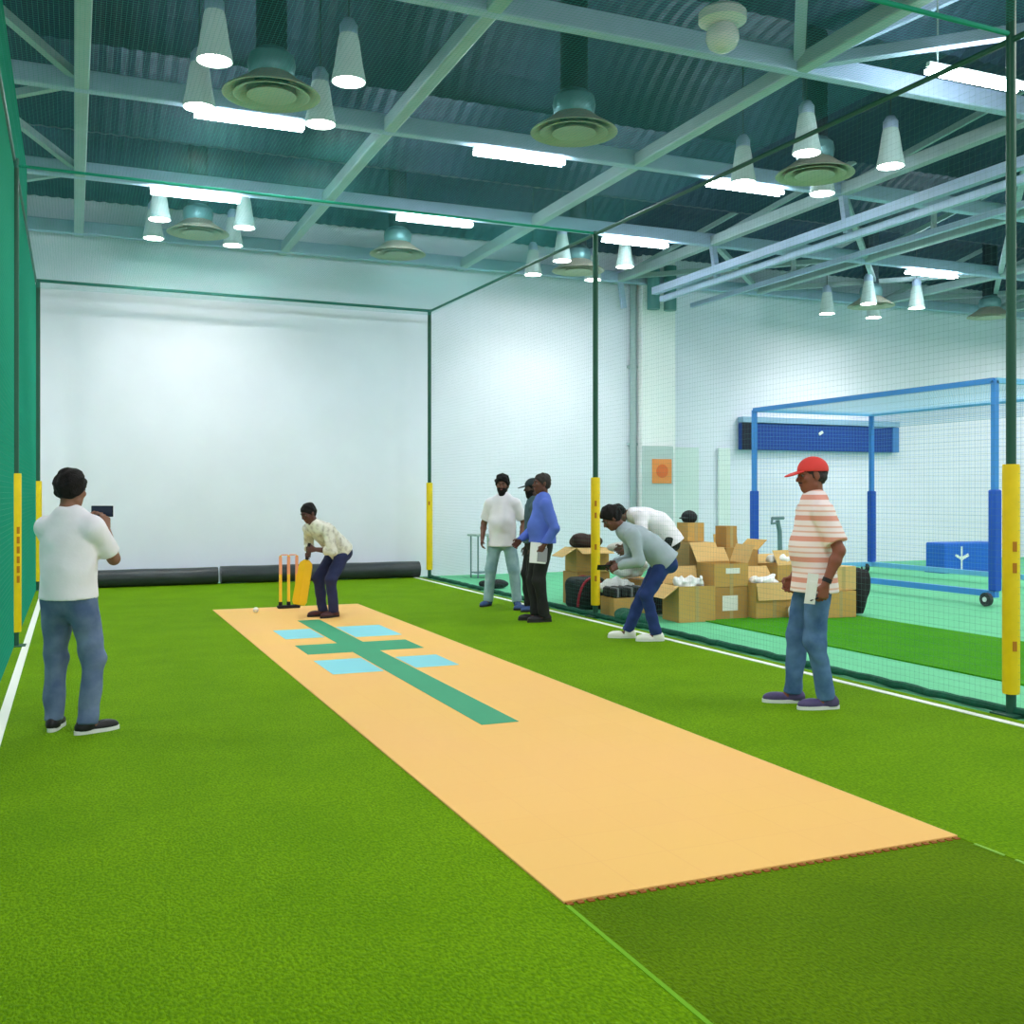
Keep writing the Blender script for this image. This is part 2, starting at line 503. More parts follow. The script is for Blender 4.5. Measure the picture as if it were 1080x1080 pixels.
    root.location = (loc[0], loc[1], loc[2] if len(loc) > 2 else 0.013); root.rotation_euler = (0, 0, rz)
    tag(root, label, 'person')
    # eyes
    for sg in (-1, 1):
        b = MB(); e = hpnt(sg * 0.032, 0.0765, 0.010)
        bm2 = bmesh.new(); bmesh.ops.create_uvsphere(bm2, u_segments=12, v_segments=8, radius=0.0125 * s)
        b.add([Vector(e) + v.co for v in bm2.verts], [[v.index for v in f.verts] for f in bm2.faces]); bm2.free()
        ob = b.build('eye', EYEW, root, True)
        b = MB(); b.tube([e + hf * 0.0105 * s, e + hf * 0.0132 * s], 0.0062 * s, 10).build('iris', EYED, ob)
    # hair
    hm = hairmat or HAIR
    Hs = SDF()
    def hclip(n_r, n_f, n_u, off): return (hpnt(0, 0, 0) + nrm(hr * n_r + hf * n_f + hu * n_u) * off * s, nrm(hr * n_r + hf * n_f + hu * n_u))
    vol = {'short': 0.008, 'full': 0.019, 'bushy': 0.024, 'crop': 0.005}[hair]
    top = {'short': 0.012, 'full': 0.030, 'bushy': 0.034, 'crop': 0.007}[hair]
    Hs.ell(hpnt(0, -0.014, 0.030 + top * 0.4), V(0.076 + vol, 0.096 + vol, 0.090 + top * 0.7) * s, HM, 0.01)
    Hs.ell(hpnt(0, -0.045, -0.015), V(0.066 + vol * .6, 0.055 + vol * .6, 0.060) * s, HM, 0.02)
    Hs.mesh('hair', 0.0065, hm, root, warp=wrinkle(0.004 + vol * 0.2, 100, seed), clips=[hclip(0, 0.74, -0.67, 0.022), hclip(0, -0.2, -1, 0.075)])
    # brows
    b = MB()
    for sg in (-1, 1):
        b.tube([hpnt(sg * 0.014, 0.100, 0.030), hpnt(sg * 0.030, 0.096, 0.036), hpnt(sg * 0.048, 0.083, 0.031)], [0.004 * s, 0.0045 * s, 0.003 * s], 6)
    b.build('eyebrows', hm, root, True)
    if beard:
        Bd = SDF()
        Bd.ell(hpnt(0, 0.022, -0.048), V(0.070, 0.078, 0.078) * s, HM, 0.02)
        Bd.ell(hpnt(0, 0.045, -0.090 - 0.012 * beard), V(0.046, 0.046, 0.036 + 0.012 * beard) * s, HM, 0.02)
        Bd.ell(hpnt(0, 0.104, -0.052), V(0.021, 0.03, 0.0075) * s, HM, 0.004, sub=True)
        Bd.ell(hpnt(0, 0.108, -0.012), V(0.034, 0.032, 0.027) * s, HM, 0.01, sub=True)
        Bd.mesh('beard', 0.006, hm, root, warp=wrinkle(0.003, 120, seed + 3), clips=[hclip(0, -1, 0.1, 0.012), hclip(0, -0.35, 1, -0.018)])
    elif beard == 0:
        Ms = SDF()
        Ms.cone(hpnt(-0.024, 0.087, -0.044), hpnt(0, 0.099, -0.039), 0.005 * s, 0.0065 * s, 0.004).cone(hpnt(0.024, 0.087, -0.044), hpnt(0, 0.099, -0.039), 0.005 * s, 0.0065 * s, 0.004)
        Ms.mesh('moustache', 0.004, hm, root)
    if cap:
        Cs = SDF()
        Cs.ell(hpnt(0, -0.012, 0.040), V(0.092, 0.112, 0.098) * s, HM, 0.01)
        cp = Cs.mesh('cap', 0.006, cap, root, clips=[hclip(0, 0.10, -1, -0.032)])
        Br = SDF(); Bm = rotx(R(12)); BM = HM @ Bm.T
        BM = np.stack([hr, nrm(hf - hu * 0.22), nrm(hu + hf * 0.22)], 1)
        Br.ell(hpnt(0, 0.120, 0.030), V(0.076, 0.082, 0.009) * s, BM, 0.01)
        Br.mesh('brim', 0.005, cap, cp, clips=[hclip(0, -1, 0, -0.07)])
    # ---- shirt
    e_ = 0.017 * s
    Sh = SDF(); hemp = P - d0 * hem * s if not tuck else P + d0 * 0.085 * s
    Sh.cone(P - d0 * (hem + 0.12) * s, waist, 0.194 * s + e_, (0.146 + fat * .3) * s + e_, 0.05, side=sd0, q=0.83)
    Sh.cone(waist, chest, (0.146 + fat * .3) * s + e_, 0.158 * s + e_, 0.05, side=sd1, q=0.74)
    Sh.cone(chest, upper, 0.158 * s + e_, 0.138 * s + e_, 0.05, side=sd1, q=0.66)
    if fat: Sh.ell(waist + n0 * 0.05 * s + d0 * .03 * s, V(0.14 * s + e_, (0.09 + fat) * s + e_, 0.15 * s), None, 0.06)
    Sh.cone(sh[0], sh[1], 0.056 * s + e_ * .8, 0.056 * s + e_ * .8, 0.05)
    Sh.cone(upper + d1 * 0.01 * s, neck + d1 * 0.004 * s, 0.078 * s, 0.064 * s, 0.05, clips=[(neck - d1 * 0.002 * s + n1 * 0.01 * s, nrm(d1 + n1 * 0.4))])
    for i in (0, 1):
        if sleeve == 'short':
            cut = sh[i] + (el[i] - sh[i]) * 0.80; dn = nrm(el[i] - sh[i])
            Sh.cone(sh[i], sh[i] + (el[i] - sh[i]) * 1.0, 0.056 * s + e_ * 1.1, 0.054 * s + e_ * 1.3, 0.035, clips=[(cut, dn)])
        else:
            Sh.cone(sh[i], el[i], 0.056 * s + e_, 0.046 * s + e_, 0.035)
            dn = nrm(wr[i] - el[i])
            fr = 1.0 if sleeve == 'long' else 0.45
            Sh.cone(el[i], el[i] + (wr[i] - el[i]) * (fr + .05), 0.046 * s + e_, (0.034 if fr == 1 else .044) * s + e_ * .8, 0.02, clips=[(el[i] + (wr[i] - el[i]) * fr, dn)])
    top_ = Sh.mesh('shirt', 0.0085, shirt, root, warp=wrinkle(0.0065, 32, seed + 5), clips=[(hemp, -d0)])
    if collar:
        b = MB(); rr = 0.068 * s
        for a0, a1 in ((-2.9, -0.25), (0.25, 2.9)):
            def pt(u, v, a0=a0, a1=a1):
                a = a0 + (a1 - a0) * u; r_ = rr + 0.016 * s * v
                return Vector(neck + d1 * (0.030 - 0.035 * v - 0.02 * (math.cos(a) > .5)) * s + sd1 * math.sin(a) * r_ + n1 * (math.cos(a) * r_ + 0.008 * s))
            b.sheet(None, 14, 2, pt)
        b.build('collar', shirt, top_, True)
    # ---- trousers
    T = SDF(); wb = P + d0 * 0.105 * s
    T.cone(P - d0 * 0.05 * s, P + d0 * 0.16 * s, 0.158 * s, (0.146 + fat * .2) * s, 0.05, side=sd0, q=0.76)
    for i in (0, 1):
        dn = nrm(ank[i] - kn[i])
        T.cone(hp[i], kn[i], 0.101 * s * legw, 0.075 * s * legw, 0.035)
        T.cone(kn[i], ank[i] + dn * 0.03 * s, 0.073 * s * legw, 0.062 * s * legw, 0.03, clips=[(ank[i] + dn * 0.015 * s, dn)])
    tr = T.mesh('trousers', 0.0085, trousers, root, warp=wrinkle(0.0075, 36, seed + 9), clips=[(wb, d0)])
    b = MB(); ring = []
    for k in range(32):
        a = 2 * PI * k / 32
        ring.append(wb - d0 * 0.02 * s + sd0 * math.cos(a) * (0.158 + fat * .2) * s + n0 * math.sin(a) * 0.121 * s)
    if tuck: b.tube(ring, 0.016 * s, 6, closed=True).build('belt', BELT, tr, True)
    else: b.bm.free()
    # ---- shoes
    for i in (0, 1):
        z0 = ank[i][2] - 0.085 * s
        f = fdir[i]; rgt = np.cross(f, V(0, 0, 1)); g = V(ank[i][0], ank[i][1], z0)
        M_ = np.stack([rgt, f, V(0, 0, 1)], 1)
        Z = SDF()
        Z.ell(g + f * 0.115 * s + V(0, 0, 0.035 * s), V(0.047, 0.098, 0.042) * s, M_, 0.03)
        Z.ell(g - f * 0.035 * s + V(0, 0, 0.045 * s), V(0.040, 0.055, 0.052) * s, M_, 0.03)
        Z.cone(g - f * 0.01 * s + V(0, 0, 0.05 * s), g - f * 0.01 * s + V(0, 0, 0.085 * s), 0.045 * s, 0.044 * s, 0.03)
        so = Z.mesh('shoe', 0.0065, shoe, root, clips=[(g + V(0, 0, 0.021), V(0, 0, -1)), (g + V(0, 0, 0.098 * s), V(0, 0, 1))])
        b = MB(); pts = []
        for k in range(28):
            a = 2 * PI * k / 28; cx, cy = math.cos(a), math.sin(a)
            w = 0.049 if cy > 0 else 0.041
            L = 0.155
            x = math.copysign(abs(cx) ** .8, cx) * w * s; y = (0.062 + math.copysign(abs(cy) ** .8, cy) * L) * s
            pts.append(g + rgt * x + f * y)
        nn = len(pts)
        b.add([(p[0], p[1], z0) for p in pts] + [(p[0], p[1], z0 + 0.026) for p in pts],
              [tuple(range(nn))[::-1], tuple(range(nn, 2 * nn))] + [(k, (k + 1) % nn, nn + (k + 1) % nn, nn + k) for k in range(nn)])
        b.build('sole', sole, so)
    info = dict(root=root, wr=wr, el=el, hd=hd, pn=pn, tb=tb, s=s, C=C)
    Mw = Matrix.Translation(root.location) @ Matrix.Rotation(rz, 4, 'Z')
    info['world'] = lambda p: Mw @ Vector(p)
    info['wdir'] = lambda d: (Matrix.Rotation(rz, 4, 'Z') @ Vector(d)).normalized()
    info['palm'] = [wr[i] + nrm(hd[i]) * 0.075 * s + nrm(pn[i]) * 0.03 * s for i in (0, 1)]
    return info
# ------------------------------------------------------------------ camera and light
cam_d = bpy.data.cameras.new('camera'); cam = bpy.data.objects.new('camera', cam_d); COL.objects.link(cam)
cam.location = (0, 0, 1.57); cam.rotation_euler = (R(90), 0, R(-22.8))
cam_d.sensor_width = 36; cam_d.lens = 1100 / 1080 * 36; cam_d.shift_y = -19 / 1080
cam_d.clip_start = 0.05; cam_d.clip_end = 200
SC.camera = cam
SC.view_settings.view_transform = 'Standard'
SC.view_settings.look = 'None'
SC.view_settings.exposure = EXPO
w = bpy.data.worlds.new('world'); SC.world = w; w.use_nodes = True
w.node_tree.nodes['Background'].inputs['Color'].default_value = (0.90, 0.98, 1.0, 1)
w.node_tree.nodes['Background'].inputs['Strength'].default_value = WORLD

def area(name, loc, sx, sy, power, col=(1, 0.98, 0.95), rot=(0, 0, 0)):
    l = bpy.data.lights.new(name, 'AREA'); l.shape = 'RECTANGLE'; l.size = sx; l.size_y = sy; l.energy = power; l.color = col
    o = bpy.data.objects.new(name, l); COL.objects.link(o); o.location = loc; o.rotation_euler = rot
    return o

# ------------------------------------------------------------------ materials of the hall
WALL = mat('white_painted_wall', (238, 240, 255), 0.75, noise=(1.3, 0.04), bump=(7, 0.08))
DECK = mat('dark_teal_roof_deck', (58, 78, 104), 0.5, noise=(1.2, 0.35), metal=0.2)
STEEL = mat('painted_steel', (172, 190, 196), 0.5, noise=(3, 0.12))
STEELB = mat('painted_steel_blue', (178, 196, 226), 0.5, noise=(3, 0.10))
MINT = mat('mint_sports_floor', (100, 198, 146), 0.7, noise=(5, 0.10), bump=(60, 0.15, 0.005))
TURF = turf_mat('artificial_turf', (118, 167, 2), (131, 179, 6), (72, 120, 0))
TURF2 = turf_mat('artificial_turf_dark', (98, 136, 2), (116, 154, 4), (66, 100, 0))
TURF3 = turf_mat('artificial_turf_lane', (72, 160, 24), (86, 170, 30), (52, 132, 20))
GRNNET = mat('green_net_cord', (14, 150, 122), 0.7); ROOFNET = mat('roof_net_cord', (60, 165, 160), 0.7)
DKNET = mat('dark_net_cord', (84, 132, 128), 0.7)
BLNET = mat('blue_net_cord', (96, 160, 235), 0.7)
POLE = mat('dark_green_pole', (30, 84, 66), 0.45)
YELLOW = mat('yellow_vinyl_pad', (250, 212, 14), 0.5, noise=(8, 0.10))
MARK = mat('printed_mark', (190, 120, 20), 0.6)
WHITE = mat('white_line', (238, 244, 236), 0.7)
BLACKR = mat('black_vinyl', (58, 66, 70), 0.3, noise=(3, 0.3), bump=(9, 0.25))

def struct(name, mb, m, label, cat, smooth=False):
    return tag(mb.build(name, m, None, smooth), label, cat, kind='structure')

# ------------------------------------------------------------------ shell
struct('floor', MB().box((10.5, 7, -0.05), (33, 24.2, 0.1)), MINT, 'mint green sports floor running under the whole hall', 'floor')
b = MB(); b.box((10.5, 19.1, 3.8), (33.2, 0.2, 7.6))
struct('wall_far', b, WALL, 'tall white wall closing the far end of the hall', 'wall')
struct('wall_left', MB().box((-6.1, 7, 3.8), (0.2, 24.2, 7.6)), WALL, 'white side wall behind the green net', 'wall')
struct('wall_right', MB().box((27.1, 7, 3.8), (0.2, 24.2, 7.6)), WALL, 'white side wall at the blue cage end of the hall', 'wall')
X0, XM, Y0, YM = 0.08, 3.38, -4.70, 3.325
ynodes = [8.7 + YM * k for k in range(-4, 4)]
xnodes = [X0 + XM * k for k in range(-2, 9)]
def deck_z(y):
    t = ((y - 8.7) / YM) % 1.0
    return 6.32 + 1.0 * math.sin(PI * t) ** 0.75
b = MB(); nx, ny = 372, 96
def deckpt(u, v):
    i = round(u * nx); x = -6 + 33 * u; y = -5 + 24 * v
    return (x, y, deck_z(y) + (0.008 if i % 2 else -0.008))
b.sheet(None, nx, ny, deckpt)
struct('ceiling', b, DECK, 'dark corrugated metal roof in shallow vaults between the beams', 'ceiling')
ZC = 5.97
wh = {0: 'over the front of the pitch'}
for k, y in enumerate(ynodes):
    if y > 19: continue
    b = MB().box((10.5, y, ZC), (33, 0.13, 0.22), bevel=0.02)
    struct('ceiling_beam', b, STEELB, 'pale steel cross beam of the roof frame spanning from wall to wall', 'beam')['group'] = 'roof cross beams'
for k, x in enumerate(xnodes):
    b = MB().box((x, 7, ZC - 0.02), (0.15, 23.8, 0.17), bevel=0.02)
    o = struct('ceiling_beam', b, STEEL, 'pale steel long beam of the roof frame running down the hall', 'beam'); o['group'] = 'roof long beams'
    if abs(x - 0.08) < .1:
        for y in ynodes[2:]:
            if y + YM > 19.5: continue
            MB().bar((x, y, ZC), (x - 1.7, y - 1.3, ZC + 0.85), 0.09).build('brace', STEEL, o)
            MB().bar((x, y, ZC), (x - XM, min(y + YM, 18.7), ZC), 0.08).build('brace', STEEL, o)
    if x > 10:
        for y in ynodes[2:]:
            if y > 18.8: continue
            MB().bar((x, y, ZC), (x + XM, y + YM if y + YM < 18.9 else y - YM, ZC), 0.09).build('brace', STEEL, o)
            MB().bar((x, y, ZC), (x + XM * .5, y - YM * .5, ZC + 1.1), 0.08).build('brace', STEEL, o)
            if x < 11: MB().bar((x, y, ZC), (x + 0.1, y, ZC - 0.62), 0.09).build('hanger', STEELB, o)
    if abs(x - 6.84) < .1:
        for dx, dy, dz in ((-1.2, -1.65, 1.0), (XM, -YM, 0.0), (XM * .55, -0.7, 0.9)):
            MB().bar((x, 8.7, ZC), (x + dx, 8.7 + dy, ZC + dz), 0.11).build('brace', STEELB, o)
for rx, rz_, ww, nm in ((10.22, 5.44, 0.12, 'upper'), (10.38, 5.30, 0.09, 'lower'), (11.95, 5.52, 0.08, 'outer')):
    b = MB().bar((rx, -4, rz_), (rx, 17.3 if nm != 'outer' else 18.7, rz_), ww, ww * 1.1)
    lab = {'upper': 'thick upper steel rail hung below the roof beam outside the net', 'lower': 'thinner steel rail just beneath the thick hung rail',
           'outer': 'slim steel rail hung apart, nearer the blue cage'}[nm]
    o = tag(b.build('hanging_rail', STEELB), lab, 'rail', kind='structure')
    if nm == 'outer':
        for y in ynodes[2:7]:
            if y < 18.8: MB().bar((rx, y, rz_), (rx, y, ZC + 0.1), 0.06).build('hanger', STEEL, o)
# dark ventilation pipes lying high in the vaults (seen at the top edge)
b = MB().box((11.16, 18.85, 3.8), (0.78, 0.3, 7.5))
struct('pillar', b, mat('bright_white_pillar', (250, 250, 254), 0.7), 'bright white pillar standing out from the far wall', 'pillar')
TEAL = mat('teal_pipe', (84, 138, 140), 0.5)
for x, lab in ((10.85, 'teal pipe end hanging before the white pillar, nearer the grey wall pipe'), (11.24, 'teal pipe end hanging before the white pillar, nearer the blue banner')):
    o = MB().lathe([(0, 0), (0.13, 0), (0.13, 0.9), (0, 0.9)], (x, 18.40, 5.32), 20).build('hanging_pipe', TEAL, None, True)
    tag(o, lab, 'pipe')
b = MB().tube([(10.66, 18.9, 0), (10.66, 18.9, 6.2)], 0.07, 12)
t = tag(b.build('wall_pipe', mat('grey_pipe', (160, 178, 182), 0.5), None, True), 'thin grey pipe running up the far wall beside the pillar', 'pipe')
for z in (1.0, 2.6, 4.2): MB().box((10.66, 18.94, z), (0.2, 0.1, 0.05)).build('bracket', STEEL, t)
PG = mat('grey_panel', (196, 210, 212), 0.6, noise=(2, 0.05)); PL = mat('pale_panel', (216, 230, 230), 0.6)
t = thing('wall_panel', 'tall grey panel with an orange notice, at the foot of the pillar', 'panel', (11.10, 18.66, 0))
MB().box((0, 0, 1.28), (0.72, 0.06, 2.56), bevel=0.01).build('board', PG, t)
MB().box((0, -0.03, 0.06), (0.74, 0.02, 0.12)).build('kick_plate', STEEL, t)
t = thing('wall_panel', 'pale tall door panel beside the grey panel with the orange notice', 'panel', (11.92, 18.95, 0))
MB().box((0, 0, 1.28), (0.70, 0.06, 2.56), bevel=0.01).build('board', PL, t)
o = MB().box((0.28, -0.05, 1.05), (0.03, 0.05, 0.16)).build('handle', STEEL, t)
t = thing('wall_panel', 'white flush panel by the wall, next to the blue banner end', 'panel', (12.92, 18.95, 0))
MB().box((0, 0, 1.28), (0.30, 0.06, 2.56), bevel=0.01).build('board', mat('white_panel', (230, 240, 240), .6), t)
t = thing('notice', 'orange square notice on the tall grey panel', 'sign', (11.18, 18.62, 2.04))
MB().box((0, 0, 0), (0.46, 0.012, 0.50)).build('sheet', mat('orange_notice', (244, 150, 82), 0.6), t)
b = MB(); b.lathe([(0, 0), (0.14, 0), (0.14, 0.006), (0, 0.006)], (0, 0, 0), 24)
for v in b.bm.verts: v.co = Vector((v.co.x, -0.008 - v.co.z, v.co.y))
b.build('disc', mat('orange_disc', (232, 112, 56), 0.6), t)
t = thing('wall_sign', 'long dark blue sign board high on the far wall above the cage', 'sign', (15.47, 18.9, 2.82))
MB().box((0, 0, 0), (4.34, 0.14, 0.58), bevel=0.01).build('board', mat('sign_blue', (24, 66, 150), 0.45, noise=(0.9, 0.12)), t)
MB().box((-2.02, -0.08, 0), (0.30, 0.02, 0.58)).build('end_panel', mat('sign_dark', (14, 26, 48), 0.4), t)
MB().box((2.08, -0.08, 0), (0.18, 0.02, 0.58)).build('end_panel', mat('sign_light', (74, 130, 196), 0.4), t)
MB().box((0, -0.02, 0.36), (4.34, 0.2, 0.12)).build('top_trim', mat('sign_trim', (150, 184, 214), 0.5), t)
MB().bar((-0.12, -0.08, 0.08), (-0.02, -0.08, 0.14), 0.03, 0.06).build('mark', WHITE, t)

# ------------------------------------------------------------------ turf and pitch
def slab(name, x0, x1, y0, y1, z0, z1, m, label, cat, kind=None):
    nx_ = max(2, int((x1 - x0) / 0.25)); ny_ = max(2, int((y1 - y0) / 0.25))
    b = MB().box(((x0 + x1) / 2, (y0 + y1) / 2, (z0 + z1) / 2), (x1 - x0, y1 - y0, z1 - z0))
    return tag(b.build(name, m), label, cat, kind=kind)
PX0, PX1, PY0, PY1 = 1.715, 3.70, 3.58, 14.42
slab('turf_strip', -0.62, PX0, -5, 18.7, 0, 0.014, TURF, 'long bright green turf strip between the pitch and the green net', 'turf')
slab('turf_strip', PX1, 6.0, -5, 18.7, 0, 0.014, TURF, 'long bright green turf strip between the pitch and the cardboard boxes', 'turf')
slab('turf_strip', PX0, PX1, -5, PY0, 0, 0.0115, TURF2, 'darker green turf strip in front of the near end of the pitch', 'turf')
slab('turf_strip', PX0, PX1, PY1, 18.7, 0, 0.013, TURF, 'short green turf strip behind the wicket', 'turf')
slab('turf_lane', 7.16, 9.25, -5, 10.95, 0, 0.014, TURF3, 'green turf lane on the mint floor between the net and the blue cage', 'turf')
b = MB()
for i in range(18): b.box((PX1 - 0.004, 3.4 - i * 0.22, 0.0125), (0.014, 0.16, 0.006))
tag(b.build('seam_tape', mat('pale_seam', (140, 190, 70), 0.8)), 'thin pale dashed seam line running from the near pitch corner', 'tape')
tag(MB().box((PX0 + 0.004, -0.7, 0.0145), (0.018, 8.5, 0.005)).build('seam_tape', mat('green_seam', (112, 172, 16), 0.9)), 'thin light green seam between bright and dark front turf', 'tape')
tag(MB().box((5.86, 7, 0.0168), (0.065, 23.2, 0.005)).build('boundary_line', WHITE), 'white line along the foot of the net beside the boxes', 'line')
tag(MB().box((-0.45, 7, 0.0168), (0.065, 23.2, 0.005)).build('boundary_line', WHITE), 'white line along the foot of the dense green net', 'line')
# pitch of interlocking tiles
PM = bpy.data.materials.new('pitch_tiles'); PM.use_nodes = True; nt = PM.node_tree; bs = nt.nodes['Principled BSDF']
bs.inputs['Roughness'].default_value = 0.62; bs.inputs['Specular IOR Level'].default_value = 0.2
tc = nt.nodes.new('ShaderNodeTexCoord')
br = nt.nodes.new('ShaderNodeTexBrick'); br.offset = 0.0; br.squash = 1.0
br.inputs['Scale'].default_value = 1.0; br.inputs['Brick Width'].default_value = 0.331; br.inputs['Row Height'].default_value = 0.331
br.inputs['Mortar Size'].default_value = 0.004; br.inputs['Mortar Smooth'].default_value = 0.5
br.inputs['Color1'].default_value = lin((240, 191, 106)); br.inputs['Color2'].default_value = lin((239, 189, 104)); br.inputs['Mortar'].default_value = lin((236, 184, 104))
nt.links.new(tc.outputs['Object'], br.inputs['Vector'])
nz = nt.nodes.new('ShaderNodeTexNoise'); nz.inputs['Scale'].default_value = 0.55; nt.links.new(tc.outputs['Object'], nz.inputs['Vector'])
mx = nt.nodes.new('ShaderNodeMix'); mx.data_type = 'RGBA'; mx.inputs['B'].default_value = lin((240, 186, 112))
mr = nt.nodes.new('ShaderNodeMapRange'); mr.inputs['From Min'].default_value = .35; mr.inputs['From Max'].default_value = .75
nt.links.new(nz.outputs['Fac'], mr.inputs['Value'])
nt.links.new(mr.outputs['Result'], mx.inputs['Factor']); nt.links.new(br.outputs['Color'], mx.inputs['A']); nt.links.new(mx.outputs['Result'], bs.inputs['Base Color'])
pt = thing('cricket_pitch', 'long tan tiled cricket pitch laid in the green turf', 'pitch', (PX0, PY0, 0.0))
LX, LY = PX1 - PX0, PY1 - PY0
pitch = MB().box((LX / 2, LY / 2, 0.011), (LX, LY, 0.022), bevel=0.003).build('tile_mat', PM, pt)
b = MB()
n = 44
for i in range(n):
    x = (i + .5) * LX / n
    b.box((x, -0.012, 0.009), (LX / n * .58, 0.026, 0.014))
b.build('edge_lugs', mat('red_brown_lug', (150, 84, 20), 0.7), pt)
GM = mat('pitch_green', (52, 156, 112), 0.65, noise=(2, 0.06)); BM_ = mat('pitch_blue', (130, 208, 220), 0.65)
def mark(x0, x1, y0, y1, m, name, z=0.0235):
    MB().box(((x0 + x1) / 2 - PX0, (y0 + y1) / 2 - PY0, z), (x1 - x0, y1 - y0, 0.002)).build(name, m, pt)
mark(2.52, 2.79, 6.52, 12.75, GM, 'centre_stripe', 0.0240)
mark(2.08, 3.25, 10.02, 10.66, GM, 'cross_stripe', 0.0237)
mark(2.08, 2.50, 11.17, 11.93, BM_, 'target_patch'); mark(2.81, 3.33, 11.05, 11.98, BM_, 'target_patch')
mark(2.05, 2.50, 8.84, 9.62, BM_, 'target_patch'); mark(2.81, 3.22, 8.90, 9.55, BM_, 'target_patch')

# ------------------------------------------------------------------ nets, posts, rails
ZN = 4.9; XL, XR = -0.56, 6.11; YB = 18.5; YP = (5.43, 11.8, 18.5)
def net(name, m, p0, u, v, nu, nv, r, label, cat='net', wob=0.0):
    """cord grid: origin p0, edge vectors u, v, nu/nv cells."""
    p0, u, v = Vector(p0), Vector(u), Vector(v); b = MB(); nn = u.cross(v).normalized()
    def cord(a, c):
        d = (c - a).normalized(); s_ = d.cross(nn).normalized()
        P = [a + s_ * r, a + nn * r, a - s_ * r, a - nn * r]; Q = [c + s_ * r, c + nn * r, c - s_ * r, c - nn * r]
        b.add(P + Q, [(i, (i + 1) % 4, 4 + (i + 1) % 4, 4 + i) for i in range(4)])
    for i in range(nu + 1): cord(p0 + u * (i / nu), p0 + u * (i / nu) + v)
    for j in range(nv + 1): cord(p0 + v * (j / nv), p0 + v * (j / nv) + u)
    return tag(b.build(name, m), label, cat)
net('side_net', GRNNET, (XL, -2.0, 0.02), (0, 20.5, 0), (0, 0, ZN - .02), 440, 100, 0.0022, 'dense teal green net wall beside the man taking a photo')
net('side_net', GRNNET, (XL - 0.01, -2.0, ZN), (0, 17.2, 0), (0, 0, 0.95), 344, 19, 0.0022, 'upper teal green net hung above the dense net wall')
net('side_net', DKNET, (XR, 1.5, 0.02), (0, 17.0, 0), (0, 0, ZN - .02), 340, 98, 0.00052, 'sheer dark net wall between the pitch and the cardboard boxes')
net('roof_net', ROOFNET, (XL, 1.5, ZN), (XR - XL, 0, 0), (0, 17.0, 0), 200, 500, 0.0007, 'sheer green net stretched flat over the pitch')
def post(x, y, label, h=ZN, z0=0.16, z1=1.78, pad=0.056, marks=()):
    t = thing('net_post', label, 'post', (x, y, 0))
    MB().lathe([(0, 0.0), (0.034, 0.0), (0.034, h), (0, h)], (0, 0, 0), 14).build('pole', POLE, t, True)
    MB().lathe([(0, z0), (pad, z0), (pad + .003, z0 + .02), (pad + .003, z1 - .02), (pad, z1), (0, z1)], (0, 0, 0), 18).build('pad', YELLOW, t, True)
    MB().box((0, 0, 0.012), (0.2, 0.2, 0.024), bevel=.004).build('foot_plate', POLE, t)
    for z in marks:
        a = R(-115) if x > 3 else R(-60)
        MB().box((math.cos(a) * (pad + .004), math.sin(a) * (pad + .004), z), (0.028, 0.006, 0.07), Matrix.Rotation(a + PI / 2, 3, 'Z')).build('print', MARK, t)
    return t
post(XR, YP[0], 'dark net post with yellow pad nearest the camera, by the mint floor', 6.3, marks=(1.2, 1.05, 0.5))
post(XR, YP[1], 'dark net post with yellow pad in front of the brown boxes', marks=(1.45, 1.3, .9, .5))
post(XR, YP[2], 'dark net corner post with yellow pad at the far white wall', 5.0, marks=(1.4,))
post(XL + .01, YP[1], 'net post with yellow pad on the green net, nearer the photographing man', 5.0, marks=(1.2, 1.1, 1.0, .9, .8, .7))
post(XL + .03, YP[2], 'net post with yellow pad in the far corner of the green net', 5.0)
def rail(a, c, r, label, sag=0.0, m=POLE):
    a, c = Vector(a), Vector(c); P = []
    for i in range(13):
        t = i / 12; p = a.lerp(c, t); p.z -= sag * 4 * t * (1 - t); P.append(p)
    return tag(MB().tube(P, r, 8).build('net_cable', m, None, True), label, 'cable')
rail((XR, YB, 4.97), (XR, 1.5, 4.72), 0.022, 'dark cable carrying the top edge of the sheer net wall')
rail((XL, YB, 5.0), (XL, -1, 4.95), 0.018, 'dark cable along the top of the dense green net')
rail((XL, YB, 5.02), (XR, YB, 4.98), 0.026, 'dark cable along the far white wall top edge of the roof net')
rail((XL, YP[1], 4.93), (XR, YP[1], 4.88), 0.016, 'green cable crossing the roof net above the wicket', m=GRNNET)
rail((XL, YP[0], 4.93), (XR, YP[0], 4.82), 0.018, 'green cable crossing the roof net nearest the camera', m=GRNNET)
# folded net foot
DKG = mat('dark_green_bundle', (14, 92, 70), 0.8, noise=(14, 0.35), bump=(20, 0.6))
P = []
for i in range(120):
    y = 2.2 + i * 0.137; P.append((XR + 0.0 + 0.010 * math.sin(i * 1.7) + 0.008 * math.sin(i * .6), y, 0.036 + 0.004 * math.sin(i * 2.3)))
tag(MB().tube(P, [0.028 + 0.005 * abs(math.sin(i * 0.9 + math.sin(i))) for i in range(120)], 8).build('net_skirt', DKG, None, True), 'dark gathered foot of the sheer net lying along the floor', 'net')
S_ = SDF()
for i in range(7): S_.ell(V(6.26 + random.uniform(-.05, .08), 10.78 + i * 0.09, 0.05 + random.uniform(0, .05)), V(.13, .12, .07), None, 0.05)
tag(S_.mesh('net_bundle', 0.014, DKG, warp=wrinkle(0.012, 30, 3)), 'dark green bundle of net heaped at the foot of the post', 'net')
